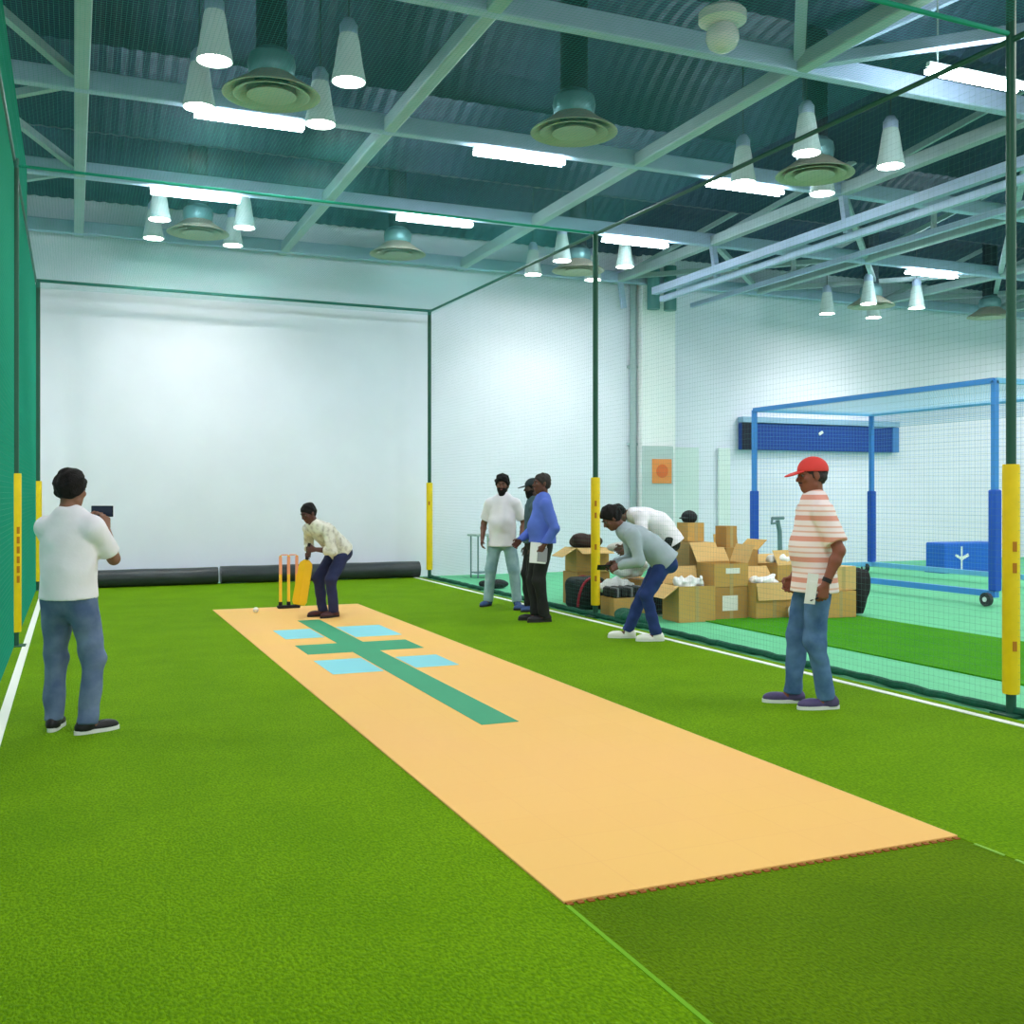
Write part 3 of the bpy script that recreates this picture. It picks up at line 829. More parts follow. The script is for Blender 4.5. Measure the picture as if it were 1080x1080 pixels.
# black rolls on the far side
b = MB(); P = [(-0.5 + i * 0.2, 18.62, 0.162 + 0.003 * math.sin(i)) for i in range(15)]
tag(b.tube(P, 0.145, 18).build('rolled_mat', BLACKR, None, True), 'short thick black roll along the far wall, behind the photographing man', 'roll')
b = MB(); P = [(2.35 + i * 0.2, 18.66, 0.167 + 0.003 * math.sin(i * 1.3)) for i in range(19)]
tag(b.tube(P, 0.15, 18).build('rolled_mat', BLACKR, None, True), 'long thick black roll along the far wall, behind the batsman', 'roll')

# ------------------------------------------------------------------ ceiling fixtures
TUBE = mat('tube_glow', (236, 250, 255), 0.5, emit=TUBE_E); HOUS = mat('batten_housing', (215, 228, 230), 0.5)
def batten_proto():
    t = empty('ceiling_light')
    MB().box((0, 0, 0.035), (1.25, 0.05, 0.05), bevel=.008).build('housing', HOUS, t)
    b = MB()
    for y in (-0.045, 0.045): b.tube([(-0.6, y, -0.02), (0.6, y, -0.02)], 0.028, 8)
    b.build('tubes', TUBE, t)
    return t
bt = batten_proto(); first = True
tubes = [((1.84, 12.025), 'glowing tube light on the roof beam, between the four lamps nearest the green net'),
         ((5.16, 12.025), 'glowing tube light on the roof beam, beyond the bare round vent'),
         ((8.55, 12.025), 'glowing tube light on the roof beam, beside the lamps over the sheer net'),
         ((1.60, 15.35), 'glowing tube light over the far end, above the small lamps nearest the green net'),
         ((5.16, 15.35), 'glowing tube light over the far end, above the far bare vent'),
         ((8.70, 15.35), 'glowing tube light over the far end, above small lamps by the padded post'),
         ((15.2, 15.35), 'glowing tube light beyond the net, above the blue sign board'),
         ((8.25, 7.75), 'brightest glowing tube light near the top of the closest padded post')]
for (x, y), lab in tubes:
    o = bt if first else copy_tree(bt); first = False
    o.location = (x, y, 5.804 if y != 7.75 else 5.70); tag(o, lab, 'light', 'tube lights under the roof beams')
    if y == 7.75:
        for dx in (-.5, .5): MB().tube([(dx, 0, .06), (dx, 0, 1.5)], .008, 6).build('hanger', HOUS, o)
SHADE = mat('frosted_shade', (186, 208, 206), 0.4, emit=0.10); LGLOW = mat('lamp_glow', (255, 250, 240), 0.4, emit=LAMP_E); WIRE = mat('wire', (70, 84, 86), 0.5)
def bay_proto():
    t = empty('pendant_lamp')
    MB().lathe([(0.085, 0.46), (0.10, 0.40), (0.135, 0.16), (0.16, 0.04), (0.165, 0.0), (0.155, 0.0), (0.125, 0.16), (0.09, 0.38), (0.075, 0.46)], n=24).build('shade', SHADE, t, True)
    MB().lathe([(0, 0.012), (0.10, 0.004), (0.152, 0.03), (0.14, 0.09), (0, 0.10)], n=20).build('lamp', LGLOW, t, True)
    MB().lathe([(0, 0.44), (0.088, 0.44), (0.088, 0.54), (0.05, 0.60), (0, 0.60)], n=18).build('ballast', STEELB, t, True)
    MB().tube([(0, 0, 0.58), (0, 0, 1.72)], 0.008, 6).build('cord', WIRE, t)
    return t
bp_ = bay_proto(); first = True
VENT = mat('diffuser_grey', (184, 180, 160), 0.5); DUCT = mat('duct_metal', (120, 164, 168), 0.35, metal=0.4, noise=(2, 0.15))
def vent_proto():
    t = empty('ceiling_vent')
    MB().lathe([(0.20, 0.20), (0.30, 0.12), (0.46, 0.02), (0.475, 0.0), (0.455, 0.0), (0.40, 0.035), (0.30, 0.06), (0.18, 0.16)], n=40).build('outer_ring', VENT, t, True)
    MB().lathe([(0.33, 0.02), (0.37, -0.004), (0.35, -0.006), (0.26, 0.05), (0.24, 0.07)], n=36).build('middle_ring', VENT, t, True)
    MB().lathe([(0, 0.02), (0.16, 0.0), (0.24, -0.01), (0.22, 0.01), (0.1, 0.09), (0, 0.1)], n=32).build('centre_cone', VENT, t, True)
    d = MB().lathe([(0.21, 0.19), (0.22, 0.21), (0.235, 0.30), (0.22, 0.38), (0.17, 0.42), (0.155, 0.44)], n=28).build('duct', DUCT, t, True)
    MB().lathe([(0.15, 0.42)] + [(0.155 if i % 2 else 0.145, 0.44 + .05 * i) for i in range(27)], n=24).build('flexible_duct', mat('dark_duct', (44, 62, 70), 0.7), t, True)
    MB().lathe([(0.20, 0.205), (0.20, 0.19), (0, 0.19)], n=24).build('neck_plate', mat('vent_dark', (50, 70, 64), .7), t, True)
    return t
vp = vent_proto(); vfirst = True
rows = [(10.4, 5.50, 'nearer'), (17.0, 5.66, 'far')]
places = [(1.80, 10.4, 5.50, True, 'near the green net'), (5.02, 10.2, 5.50, False, 'over the pitch'), (8.42, 10.4, 5.50, True, 'over the sheer net'),
          (1.80, 17.0, 5.66, True, 'at the far end near the green net'), (5.05, 17.0, 5.62, False, 'over the far end of the pitch'), (8.45, 17.0, 5.62, True, 'at the far end over the sheer net'),
          (15.2, 17.0, 5.45, True, 'far beyond the net above the blue cage'), (18.5, 17.0, 5.45, False, 'beyond the net at the frame edge')]
corner = {(-1, -1): 'near left', (1, -1): 'near right', (-1, 1): 'far left', (1, 1): 'far right'}
for x, y, z, lamps, wh in places:
    o = vp if vfirst else copy_tree(vp); vfirst = False
    o.location = (x, y, z)
    tag(o, ('round grey ceiling vent ringed by four lamps, ' if lamps else 'round grey ceiling vent without lamps, ') + wh, 'vent', 'round ceiling vents')
    if lamps:
        for sx in (-1, 1):
            for sy in (-1, 1):
                q = bp_ if first else copy_tree(bp_); first = False
                q.location = (x + 0.62 * sx, y + 0.62 * sy, z + (0.0 if z > 5.48 else -0.1))
                tag(q, 'white pendant lamp, %s of its vent, %s' % (corner[(sx, sy)], wh), 'lamp', 'pendant lamps around the vents')
                l = bpy.data.lights.new('lamp_beam', 'SPOT'); l.energy = SPOT_P; l.spot_size = R(125); l.spot_blend = 0.6; l.shadow_soft_size = 0.14; l.color = (1, 0.97, 0.90)
                lo = bpy.data.objects.new('lamp_beam', l); COL.objects.link(lo); lo.location = q.location + Vector((0, 0, -0.03))
t = thing('dome_camera', 'white dome camera hanging under the roof beams over the pitch', 'camera', (5.03, 7.4, 5.28))
CREAM = mat('white_plastic', (214, 212, 212), 0.4)
MB().lathe([(0, 0.36), (0.17, 0.36), (0.20, 0.33), (0.20, 0.26), (0.15, 0.23), (0.14, 0.22), (0, 0.22)], n=28).build('housing', CREAM, t, True)
MB().lathe([(0, 0.0), (0.06, 0.012), (0.115, 0.05), (0.14, 0.11), (0.135, 0.17), (0.10, 0.225), (0, 0.23)], n=28).build('dome', mat('dome_shell', (222, 220, 220), 0.25), t, True)
MB().tube([(0, 0, 0.35), (0, 0, 2.0)], 0.03, 10).build('mount', STEEL, t)
# unseen area lights without fixtures, added to fill the hall from outside the view
for x in (1.8, 8.4, 15.2, 21.5):
    for y, f in ((0.4, 0.22), (4.2, 0.95)): area('fill_light', (x, y, 5.6), 2.4, 2.0, FILL_P * f)
for x, y in ((15.2, 8.5), (21.5, 10.4), (21.5, 16.0), (15.2, 12.6), (-3.5, 10), (-3.5, 16)): area('fill_light', (x, y, 5.3), 1.6, 1.2, FILL_P * .8)
# ------------------------------------------------------------------ blue practice cage
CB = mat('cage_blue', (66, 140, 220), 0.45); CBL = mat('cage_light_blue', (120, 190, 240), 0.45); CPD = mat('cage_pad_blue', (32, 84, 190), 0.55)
CX0, CX1, CY0, CY1, CZ = 11.9, 14.72, 10.85, 16.45, 3.16
t = thing('practice_cage', 'blue wheeled practice cage with net roof on the mint floor', 'cage', (0, 0, 0))
for x, y in ((CX0, CY0), (CX0, CY1), (CX1, CY1), (CX1, CY0)):
    q = MB().box((x, y, CZ / 2 + .06), (0.075, 0.075, CZ - 0.12)).build('post', CB, t)
    MB().box((x, y, 0.92), (0.13, 0.13, 1.42), bevel=.02).build('pad', CPD, q)
for a, c in (((CX0, CY0), (CX0, CY1)), ((CX0, CY1), (CX1, CY1)), ((CX1, CY1), (CX1, CY0)), ((CX1, CY0), (CX0, CY0))):
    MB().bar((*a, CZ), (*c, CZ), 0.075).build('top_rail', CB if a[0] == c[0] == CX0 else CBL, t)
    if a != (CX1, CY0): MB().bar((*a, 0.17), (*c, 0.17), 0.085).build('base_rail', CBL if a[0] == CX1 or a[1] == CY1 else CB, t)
WH = mat('wheel_rubber', (50, 54, 60), 0.6)
for x, y in ((CX0, CY0), (CX0, CY1), (CX1, CY1), (CX1, CY0)):
    q = MB().tube([(x - 0.19, y, 0.10), (x - 0.13, y, 0.10)], 0.095, 16).build('wheel', WH, t)
    MB().tube([(x - 0.20, y, 0.10), (x - 0.12, y, 0.10)], 0.035, 12).build('hub', HOUS, q)
def netpart(name, m, p0, u, v, nu, nv, r, parent):
    o = net(name, m, p0, u, v, nu, nv, r, None, None); o.parent = parent
    return o
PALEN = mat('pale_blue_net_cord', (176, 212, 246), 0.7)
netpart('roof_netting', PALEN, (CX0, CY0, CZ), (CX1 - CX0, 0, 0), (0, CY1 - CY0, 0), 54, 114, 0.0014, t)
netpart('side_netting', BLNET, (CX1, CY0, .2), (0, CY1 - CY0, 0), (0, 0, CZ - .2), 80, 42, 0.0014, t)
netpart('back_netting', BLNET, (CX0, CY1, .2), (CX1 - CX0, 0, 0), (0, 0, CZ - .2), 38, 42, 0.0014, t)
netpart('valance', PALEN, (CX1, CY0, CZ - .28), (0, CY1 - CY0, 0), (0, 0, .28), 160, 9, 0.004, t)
t = thing('padded_block', 'blue padded block with a white mark beyond the cage', 'block', (16.55, 15.9, 0))
MB().box((0, 0, 0.30), (1.45, 0.5, 0.60), bevel=.03).build('pad', mat('block_blue', (28, 98, 205), 0.5), t)
b = MB(); b.box((-.28, -0.255, 0.3), (0.04, 0.012, 0.46)); b.bar((-.28, -.256, .28), (-.10, -.256, .36), .012, .06); b.bar((-.28, -.256, .28), (-.44, -.256, .36), .012, .05)
b.build('white_mark', WHITE, t)
MB().box((0, 0, 0.02), (1.47, 0.52, 0.04)).build('base', CPD, t)

# ------------------------------------------------------------------ cartons
KRAFT = [mat('kraft_board', (206, 164, 92), 0.8, noise=(6, 0.07)), mat('kraft_board_dark', (188, 144, 80), 0.8, noise=(6, 0.08)), mat('kraft_board_light', (218, 182, 118), 0.8, noise=(6, 0.06))]
INNER = mat('kraft_inner', (224, 194, 140), 0.85, noise=(5, 0.05)); TAPE = mat('clear_tape', (186, 160, 104), 0.3); FOLD = None; LABEL = mat('white_paper', (240, 242, 238), 0.7)
def carton(label, x, y, z, w, d, h, rz=0.0, k=0, flaps=None, labels=(), tape=True, closed=None, group='cartons in the pile beside the net'):
    """open carton: flaps = {'front'|'back'|'left'|'right': angle from closed (0) to hanging (250)}; None = closed."""
    t = thing('carton', label, 'box', (x, y, z), rz, group)
    th = 0.006; m = KRAFT[k]; b = MB()
    b.box((0, 0, th / 2), (w, d, th))
    for sx in (-1, 1): b.box((sx * (w / 2 - th / 2), 0, h / 2), (th, d, h))
    for sy in (-1, 1): b.box((0, sy * (d / 2 - th / 2), h / 2), (w - 2 * th, th, h))
    if flaps is None or closed: b.box((0, 0, h - th / 2), (w - 2 * th, d - 2 * th, th))
    b.build('body', m, t)
    for side, ang in (flaps or {}).items():
        a = R(ang)
        if side in ('front', 'back'):
            s_ = -1 if side == 'front' else 1; L = d * .5
            o = MB().box((0, -s_ * L / 2, 0), (w - .01, L, th)).build('flap', KRAFT[2] if k != 1 else KRAFT[0], t)
            o.location = (0, s_ * d / 2, h + .002); o.rotation_euler = (-s_ * a, 0, 0)
        else:
            s_ = -1 if side == 'left' else 1; L = w * .5
            o = MB().box((-s_ * L / 2, 0, 0), (L, d - .01, th)).build('flap', KRAFT[2] if k != 1 else KRAFT[0], t)
            o.location = (s_ * w / 2, 0, h + .002); o.rotation_euler = (0, s_ * a, 0)
    if tape:
        b = MB(); b.box((0, -d / 2 - .001, h * .5), (0.05, 0.002, h)); 
        if flaps is None: b.box((0, 0, h + .0012), (0.05, d, 0.002))
        b.build('tape', TAPE, t)
    for (lx, lz, lw, lh) in labels:
        MB().box((lx, -d / 2 - .0022, lz), (lw, 0.003, lh)).build('shipping_label', LABEL, t)
    return t
carton('open brown carton filled with white plastic, nearest the bending man in grey', 7.06, 11.12, 0, 0.50, 0.44, 0.44, R(-4), 0, {'left': 215, 'back': 105})
carton('brown carton with a white label low in the two-box front stack', 7.63, 11.22, 0, 0.47, 0.42, 0.40, R(-3), 1, None, [(-.02, .2, .22, .19)])
carton('taped brown carton on the labelled one, its big flap raised', 7.63, 11.23, 0.404, 0.49, 0.44, 0.29, R(-3), 0, {'back': 128, 'right': 112}, [(.02, .2, .2, .07)])
carton('brown carton with its front flap hanging down, nearest the man in the red cap', 8.13, 11.02, 0.0145, 0.54, 0.44, 0.44, R(-3), 0, {'front': 258, 'back': 130, 'right': 200}, tape=True)
carton('tall brown carton behind the one with the hanging front flap', 9.00, 11.85, 0, 0.50, 0.46, 0.60, R(5), 0, {'back': 150, 'front': 60, 'right': 190})
carton('brown carton at the very back of the pile by the cage side', 8.45, 12.10, 0, 0.42, 0.42, 0.80, R(4), 1, {'right': 140, 'back': 100})
carton('large brown carton standing at the bottom of the rear stack', 7.68, 11.95, 0, 0.42, 0.44, 0.56, R(2), 1, None)
carton('brown carton in the middle of the rear stack, pale flap hanging', 7.68, 11.95, 0.566, 0.40, 0.40, 0.36, R(-2), 2, {'front': 235}, closed=True)
carton('small brown carton topmost of the rear stack', 7.66, 12.02, 0.935, 0.27, 0.24, 0.25, R(6), 0, None)
carton('tall brown carton beside the rear stack', 8.08, 11.80, 0, 0.30, 0.40, 0.86, R(3), 1, None)
carton('small grey brown carton on the tall box beside the rear stack', 8.08, 11.80, 0.862, 0.20, 0.2, 0.28, R(12), 1, None)
carton('brown carton standing behind the man in the red cap', 8.93, 10.70, 0.0145, 0.44, 0.40, 0.33, R(-6), 0, None)
carton('upper brown carton behind the man in the red cap', 8.98, 10.73, 0.349, 0.42, 0.36, 0.30, R(4), 2, None)
carton('low flat brown carton under the black pads by the padded post', 6.50, 11.73, 0, 0.50, 0.42, 0.26, R(-4), 0, None, group='cartons behind the padded post')
carton('brown carton low behind the padded post', 6.80, 13.42, 0, 0.52, 0.44, 0.46, R(3), 1, None, group='cartons behind the padded post')
carton('brown open carton on top behind the padded post', 6.80, 13.40, 0.464, 0.50, 0.42, 0.34, R(-3), 0, {'front': 200, 'left': 210}, group='cartons behind the padded post')
carton('brown carton supporting the white sack behind the bending man', 7.02, 12.42, 0, 0.5, 0.4, 0.42, R(5), 1, None, group='cartons behind the padded post')
PLAST = mat('white_plastic_film', (240, 244, 244), 0.35, noise=(7, 0.06)); BLK = mat('black_fabric', (26, 28, 32), 0.7, noise=(8, 0.3)); RED = mat('red_fabric', (150, 28, 48), 0.6)
def blob(name, label, cat, c, r, m, seed, amp=0.02, fx=14, n=4, h=0.013, flat=True):
    S = SDF(); rs = random.Random(seed); c = V(*c); r = V(*r)
    S.ell(c, r, None, 0.04)
    for i in range(n):
        o = V(rs.uniform(-.6, .6), rs.uniform(-.6, .6), rs.uniform(-.3, .5)) * r
        S.ell(c + o, r * rs.uniform(.4, .6), None, 0.05)
    cl = [(c - V(0, 0, r[2] * .8), V(0, 0, -1))] if flat else []
    o = S.mesh(name, h, m, warp=wrinkle(amp, fx, seed), clips=cl)
    tag(o, label, cat)
    return o
blob('plastic_sheet', 'crumpled white plastic in the open carton by the man in grey', 'plastic', (7.05, 11.08, 0.46), (0.19, 0.14, 0.08), PLAST, 1, 0.04, 44)
blob('plastic_sheet', 'crumpled white plastic in the carton with the hanging front flap', 'plastic', (8.10, 10.98, 0.46), (0.20, 0.14, 0.06), PLAST, 2, 0.035, 44)
blob('plastic_bag', 'white plastic bag on the turf beside the man in the red cap', 'bag', (8.33, 10.63, 0.105), (0.12, 0.1, 0.12), PLAST, 3, 0.03, 44)
blob('plastic_sheet', 'white plastic over the tall carton behind the front boxes', 'plastic', (9.00, 11.82, 0.68), (0.2, 0.16, 0.06), PLAST, 4, 0.03, 44)
blob('sack', 'white sack lying on a carton behind the bending man in grey', 'sack', (6.93, 12.38, 0.59), (0.26, 0.17, 0.18), PLAST, 5, 0.025, 34)
blob('folded_cloth', 'pale grey folded cloth on top of the white sack', 'cloth', (6.86, 12.42, 0.85), (0.2, 0.13, 0.07), mat('grey_cloth', (206, 200, 198), .8), 6, 0.012, 20)
blob('plastic_sheet', 'white plastic hanging over the low carton behind the padded post', 'plastic', (6.52, 12.05, 0.36), (0.30, 0.1, 0.10), PLAST, 7, 0.03, 36)
blob('dark_garment', 'dark crumpled garment on the carton behind the padded post', 'clothing', (6.78, 13.36, 0.90), (0.26, 0.18, 0.12), mat('maroon_cloth', (66, 44, 44), .8, noise=(9, .4)), 8, 0.02, 18)
blob('black_bag', 'small black bag on the floor by the net near the small stand', 'bag', (6.45, 16.1, 0.07), (0.26, 0.13, 0.085), BLK, 9, 0.012, 18)
blob('black_bag', 'black bag slumped by the upper carton behind the man in the red cap', 'bag', (9.36, 10.72, 0.29), (0.12, 0.14, 0.33), BLK, 10, 0.012, 14)
PSTR = mat('pale_strap', (120, 124, 128), .7)
# pads on the flat carton
t = thing('batting_pads', 'black pair of batting pads lying on the low flat carton', 'pads', (6.50, 11.72, 0.262))
for i, dy in enumerate((-0.09, 0.09)):
    q = MB()
    for j in range(5): q.box((-0.2 + j * .1, dy, 0.06 + .008 * (j % 2)), (0.098, 0.16, 0.12), bevel=.025)
    q = q.build('pad', BLK, t, True)
    for j in (0, 2, 4): MB().box((-0.2 + j * .1, dy, 0.066), (0.03, 0.166, 0.128), bevel=.01).build('strap', PSTR, q)
# kit bag
t = thing('kit_bag', 'dark kit bag with curved red straps on the floor by the padded post', 'bag', (6.44, 12.72, 0))
S = SDF(); S.rbox(V(0, 0, 0.22), V(0.26, 0.18, 0.22), None, 0.10, 0.02); S.mesh('body', 0.014, mat('dark_green_fabric', (28, 44, 44), .7, noise=(8, .3)), t, warp=wrinkle(.008, 16, 4), clips=[(V(0, 0, .002), V(0, 0, -1))])
for dy in (-0.19, 0.10):
    P = [(-0.22 * math.cos(a), dy - .01, 0.06 + 0.38 * math.sin(a)) for a in np.linspace(0.0, PI, 15)]
    MB().tube(P, 0.018, 8).build('strap', RED, t, True)
MB().box((0, -0.185, 0.2), (0.3, 0.02, 0.1), bevel=.008).build('pocket', BLK, t)
# helmet on the top box
t = thing('batting_helmet', 'black batting helmet resting on the topmost small carton', 'helmet', (7.64, 12.02, 1.187))
S = SDF(); S.ell(V(0, 0, 0.07), V(0.10, 0.125, 0.095), None, .01); sh_ = S.mesh('shell', .007, BLK, t, clips=[(V(0, 0, .002), V(0, 0, -1))])
S = SDF(); S.ell(V(-0.10, -0.03, 0.06), V(0.07, 0.07, 0.012), None, .01); S.mesh('peak', .006, BLK, t)
# pallet jack
GRY = mat('grey_steel', (104, 132, 140), 0.5)
t = thing('pallet_jack', 'grey pallet jack with upright handle behind the cartons', 'pallet jack', (10.0, 13.15, 0), R(20))
MB().tube([(0, 0, 0.2), (0, 0.02, 1.0), (-0.06, 0.02, 1.16)], 0.035, 10).build('shaft', GRY, t, True)
b = MB(); b.tube([(-0.2, 0.02, 1.2), (0.1, 0.02, 1.2)], 0.025, 10); b.tube([(-0.2, 0.02, 1.2), (-0.22, 0.02, 1.12), (-.06, .02, 1.13)], 0.018, 8); b.build('handle', GRY, t, True)
b = MB(); b.box((0, 0.1, 0.2), (0.4, 0.14, 0.26), bevel=.02); 
for x in (-.17, .17): b.box((x, 0.7, 0.09), (0.15, 1.1, 0.06), bevel=.01)
b.build('fork_frame', GRY, t)
for x in (-.05, .05): MB().tube([(x - .03, -0.04, .09), (x + .03, -.04, .09)], .09, 14).build('wheel', WH, t)
for x in (-.17, .17): MB().tube([(x - .04, 1.15, .045), (x + .04, 1.15, .045)], .045, 12).build('roller', WH, t)
# small stand by the far wall
t = thing('side_table', 'small grey stand with thin legs by the far wall', 'table', (7.15, 18.3, 0), R(10))
MB().box((-.05, 0, 0.80), (0.50, 0.34, 0.035), bevel=.006).build('table_top', mat('grey_top', (168, 184, 186), .6), t)
for x, y in ((.13, -.13), (.13, .13), (-.24, -.13), (-.24, .13)): MB().tube([(x, y, 0), (x, y, 0.785)], .015, 8).build('leg', mat('tan_leg', (196, 190, 166), .6) if x > 0 else GRY, t)
MB().box((-.05, 0, 0.10), (0.40, 0.28, 0.02)).build('shelf', GRY, t)

# ------------------------------------------------------------------ wicket, ball
t = thing('wicket', 'orange wicket of three stumps on a black base behind the batsman', 'wicket', (2.69, 14.22, 0.022))
MB().box((0, 0, 0.02), (0.30, 0.10, 0.04), bevel=.01).build('base', BLK, t)
SO = mat('stump_orange', (250, 176, 60), 0.45); ST = mat('stump_salmon', (246, 168, 130), 0.45)
for x in (-.11, 0, .11):
    MB().lathe([(0, .03), (.026, .03), (.026, .09), (0, .09)], (x, 0, 0), 14).build('socket', BLK, t, True)
    q = MB().lathe([(0, .06), (.021, .06), (.021, .70), (.012, .715), (0, .715)], (x, 0, 0), 14).build('stump', mat('stump_yellow', (248, 196, 50), .45) if x <= 0 else SO, t, True)
    MB().lathe([(.0213, .46), (.0218, .47), (.0218, .69), (.0213, .70)], (x, 0, 0), 14).build('band', ST, q, True)
for x in (-.055, .055): MB().tube([(x - .05, 0, .722), (x - .02, 0, .722), (x + .02, 0, .722), (x + .05, 0, .722)], [.006, .009, .009, .006], 8).build('bail', ST, t, True)
t = thing('cricket_ball', 'white ball lying on the tan pitch near the wicket', 'ball', (2.19, 13.83, 0.058))
bm2 = bmesh.new(); bmesh.ops.create_uvsphere(bm2, u_segments=20, v_segments=12, radius=0.036)
b = MB(); b.add([v.co for v in bm2.verts], [[v.index for v in f.verts] for f in bm2.faces]); bm2.free(); b.build('ball_cover', WHITE, t, True)
b = MB(); b.tube([(0.0362 * math.cos(a), 0.0362 * math.sin(a), 0) for a in np.linspace(0, 2 * PI, 24, endpoint=False)], .002, 6, closed=True).build('seam', mat('seam_red', (190, 90, 70), .6), t)
# ------------------------------------------------------------------ the people
WSH = mat('white_cotton', (238, 234, 244), 0.85, noise=(10, 0.05), bump=(14, 0.25, 0.01))
JEAN1 = mat('faded_blue_denim', (116, 134, 166), 0.85, rgb2=(76, 96, 134), noise=(7, 0.22), bump=(16, 0.3, 0.01))
JEAN2 = mat('blue_denim', (92, 130, 172), 0.85, rgb2=(52, 86, 130), noise=(7, 0.28), bump=(16, 0.3, 0.01))
NAVY = mat('navy_denim', (40, 62, 124), 0.85, noise=(9, 0.25), bump=(16, 0.3, 0.01))
NAVY2 = mat('navy_trousers', (44, 50, 92), 0.85, noise=(9, 0.25), bump=(16, 0.3, 0.01))
PALEJ = mat('pale_denim', (168, 198, 206), 0.85, rgb2=(118, 156, 168), noise=(6, 0.2), bump=(16, 0.3, 0.01))
BLKT = mat('black_trousers', (34, 36, 36), 0.85, noise=(9, 0.3), bump=(16, 0.3, 0.01))
GREY = mat('grey_knit', (164, 178, 188), 0.9, noise=(12, 0.08), bump=(30, 0.25, 0.01))
BLUE = mat('blue_shirt', (86, 112, 206), 0.8, noise=(8, 0.10), bump=(14, 0.25, 0.01))
DKTEAL = mat('dark_teal_shirt', (66, 90, 98), 0.8, noise=(8, 0.15))
PRINT = mat('printed_shirt', (228, 224, 214), 0.85, noise=(16, 0.0), rgb2=(178, 170, 162), bump=(14, 0.25, 0.01))
PRINT.node_tree.nodes['Map Range'].inputs['From Min'].default_value = 0.48
STRIPE = stripe_mat('striped_polo', (244, 228, 228), [(0.10, 0.34, (226, 158, 142)), (0.52, 0.60, (232, 184, 168)), (0.78, 0.86, (232, 184, 168))], 0.15)
SHOEK = mat('black_shoe', (32, 32, 36), 0.5, noise=(14, .3)); SOLEW = mat('white_sole', (226, 228, 226), 0.6); SOLEK = mat('dark_sole', (40, 38, 38), 0.7)
SHOEW = mat('white_shoe', (240, 240, 234), 0.55); SHOEP = mat('purple_shoe', (92, 80, 128), 0.6, noise=(12, .35)); SHOEB = mat('blue_shoe', (58, 84, 136), 0.6); SHOEM = mat('maroon_shoe', (74, 40, 44), 0.5)
REDC = mat('red_cap', (226, 66, 62), 0.75, noise=(6, .06)); DKC = mat('dark_cap', (34, 46, 50), 0.7)
PHONE = mat('black_phone', (26, 30, 42), 0.25); SCREEN = mat('phone_screen', (40, 52, 74), 0.15); PAPER = mat('paper_white', (238, 238, 240), 0.7)

def phone(name, label, loc, rot, w=0.155, h=0.076):
    t = thing(name, label, 'phone', loc); t.rotation_euler = rot
    MB().box((0, 0, 0), (w, 0.010, h), bevel=.004).build('phone_case', PHONE, t)
    MB().box((0, -0.0056, 0), (w * .93, 0.001, h * .88)).build('screen', SCREEN, t)
    MB().box((w * .36, 0.0062, h * .22), (.022, .004, .022), bevel=.001).build('lens', EYED, t)
    return t

# photographer, seen from behind
p1 = person('person in white t-shirt and faded jeans seen from behind, holding up a phone', (-0.03, 7.42), R(-27), H=1.685, skin=(140, 98, 80), lean=-3, bend=6, twist=6,
            feet=[(-0.13, 0.05), (0.15, -0.03)], toes=(14, -40), hands=[(-0.05, 0.30, 1.39), (0.135, 0.27, 1.37)], elbows=[V(-.5, 0, -1), V(.55, -.25, -1.2)],
            hdirs=[V(.3, .4, .85), V(-.25, .35, .9)], pnorm=[V(.6, .6, -.2), V(-.8, .4, 0)], curl=(0.55, 0.55), head=(12, 6), hair='full', shirt=WSH, hem=0.045, trousers=JEAN1, shoe=SHOEK, sole=SOLEW, fat=0.035, vox=0.006, beard=2 if False else 0, legw=1.04)
c = p1['world']((0.5 * (p1['palm'][0] + p1['palm'][1])) + V(0.02, 0.03, 0.045))
phone('mobile_phone', 'dark phone held up sideways by the man in the white t-shirt', c, (R(0), 0, R(-27)))

# red cap
p2 = person('person in red cap, striped polo and blue jeans standing in profile near the net', (5.02, 6.20), R(70), H=1.80, skin=(138, 84, 66), lean=-1, bend=3,
            feet=[(-0.10, -0.05), (0.13, 0.12)], toes=(4, -8), hands=[(-0.265, 0.02, 0.885), (0.19, 0.10, 0.90)], elbows=[V(-.4, -1, 0), V(.5, -1, 0)],
            hdirs=[V(.05, .18, -1), V(-.2, .5, -.8)], pnorm=[V(1, .1, 0), V(-1, 0, 0)], curl=(0.75, 0.6), head=(-4, 6), hair='crop', cap=REDC, shirt=STRIPE, hem=0.14, trousers=JEAN2, shoe=SHOEP, sole=SOLEW, fat=0.02, vox=0.006, seed=2, collar=True, hairmat=GREYHAIR)
MB().tube([p2['wr'][0] + nrm(p2['wr'][0] - p2['el'][0]) * a for a in (-.05, -.02)], 0.034, 14).build('wristwatch', BLK, p2['root'], True)
c = p2['world'](p2['palm'][0] + V(0.0, 0.02, -0.01))
t = phone('mobile_phone', 'dark phone in the lowered hand of the man in the red cap', c, (R(70), R(0), R(70)), 0.075, 0.15)
t = thing('paper_sheet', 'white folded paper held at the waist by the man in the red cap', 'paper', p2['world'](p2['palm'][0] + V(-0.035, 0.085, 0.03)), R(70 + 60)); t.rotation_euler = (R(8), R(6), R(-28))
MB().box((0, 0, 0.02), (0.075, 0.004, 0.22)).build('sheet', PAPER, t)
MB().box((0.008, -0.006, 0.0), (0.05, 0.003, 0.15)).build('fold', PAPER, t)

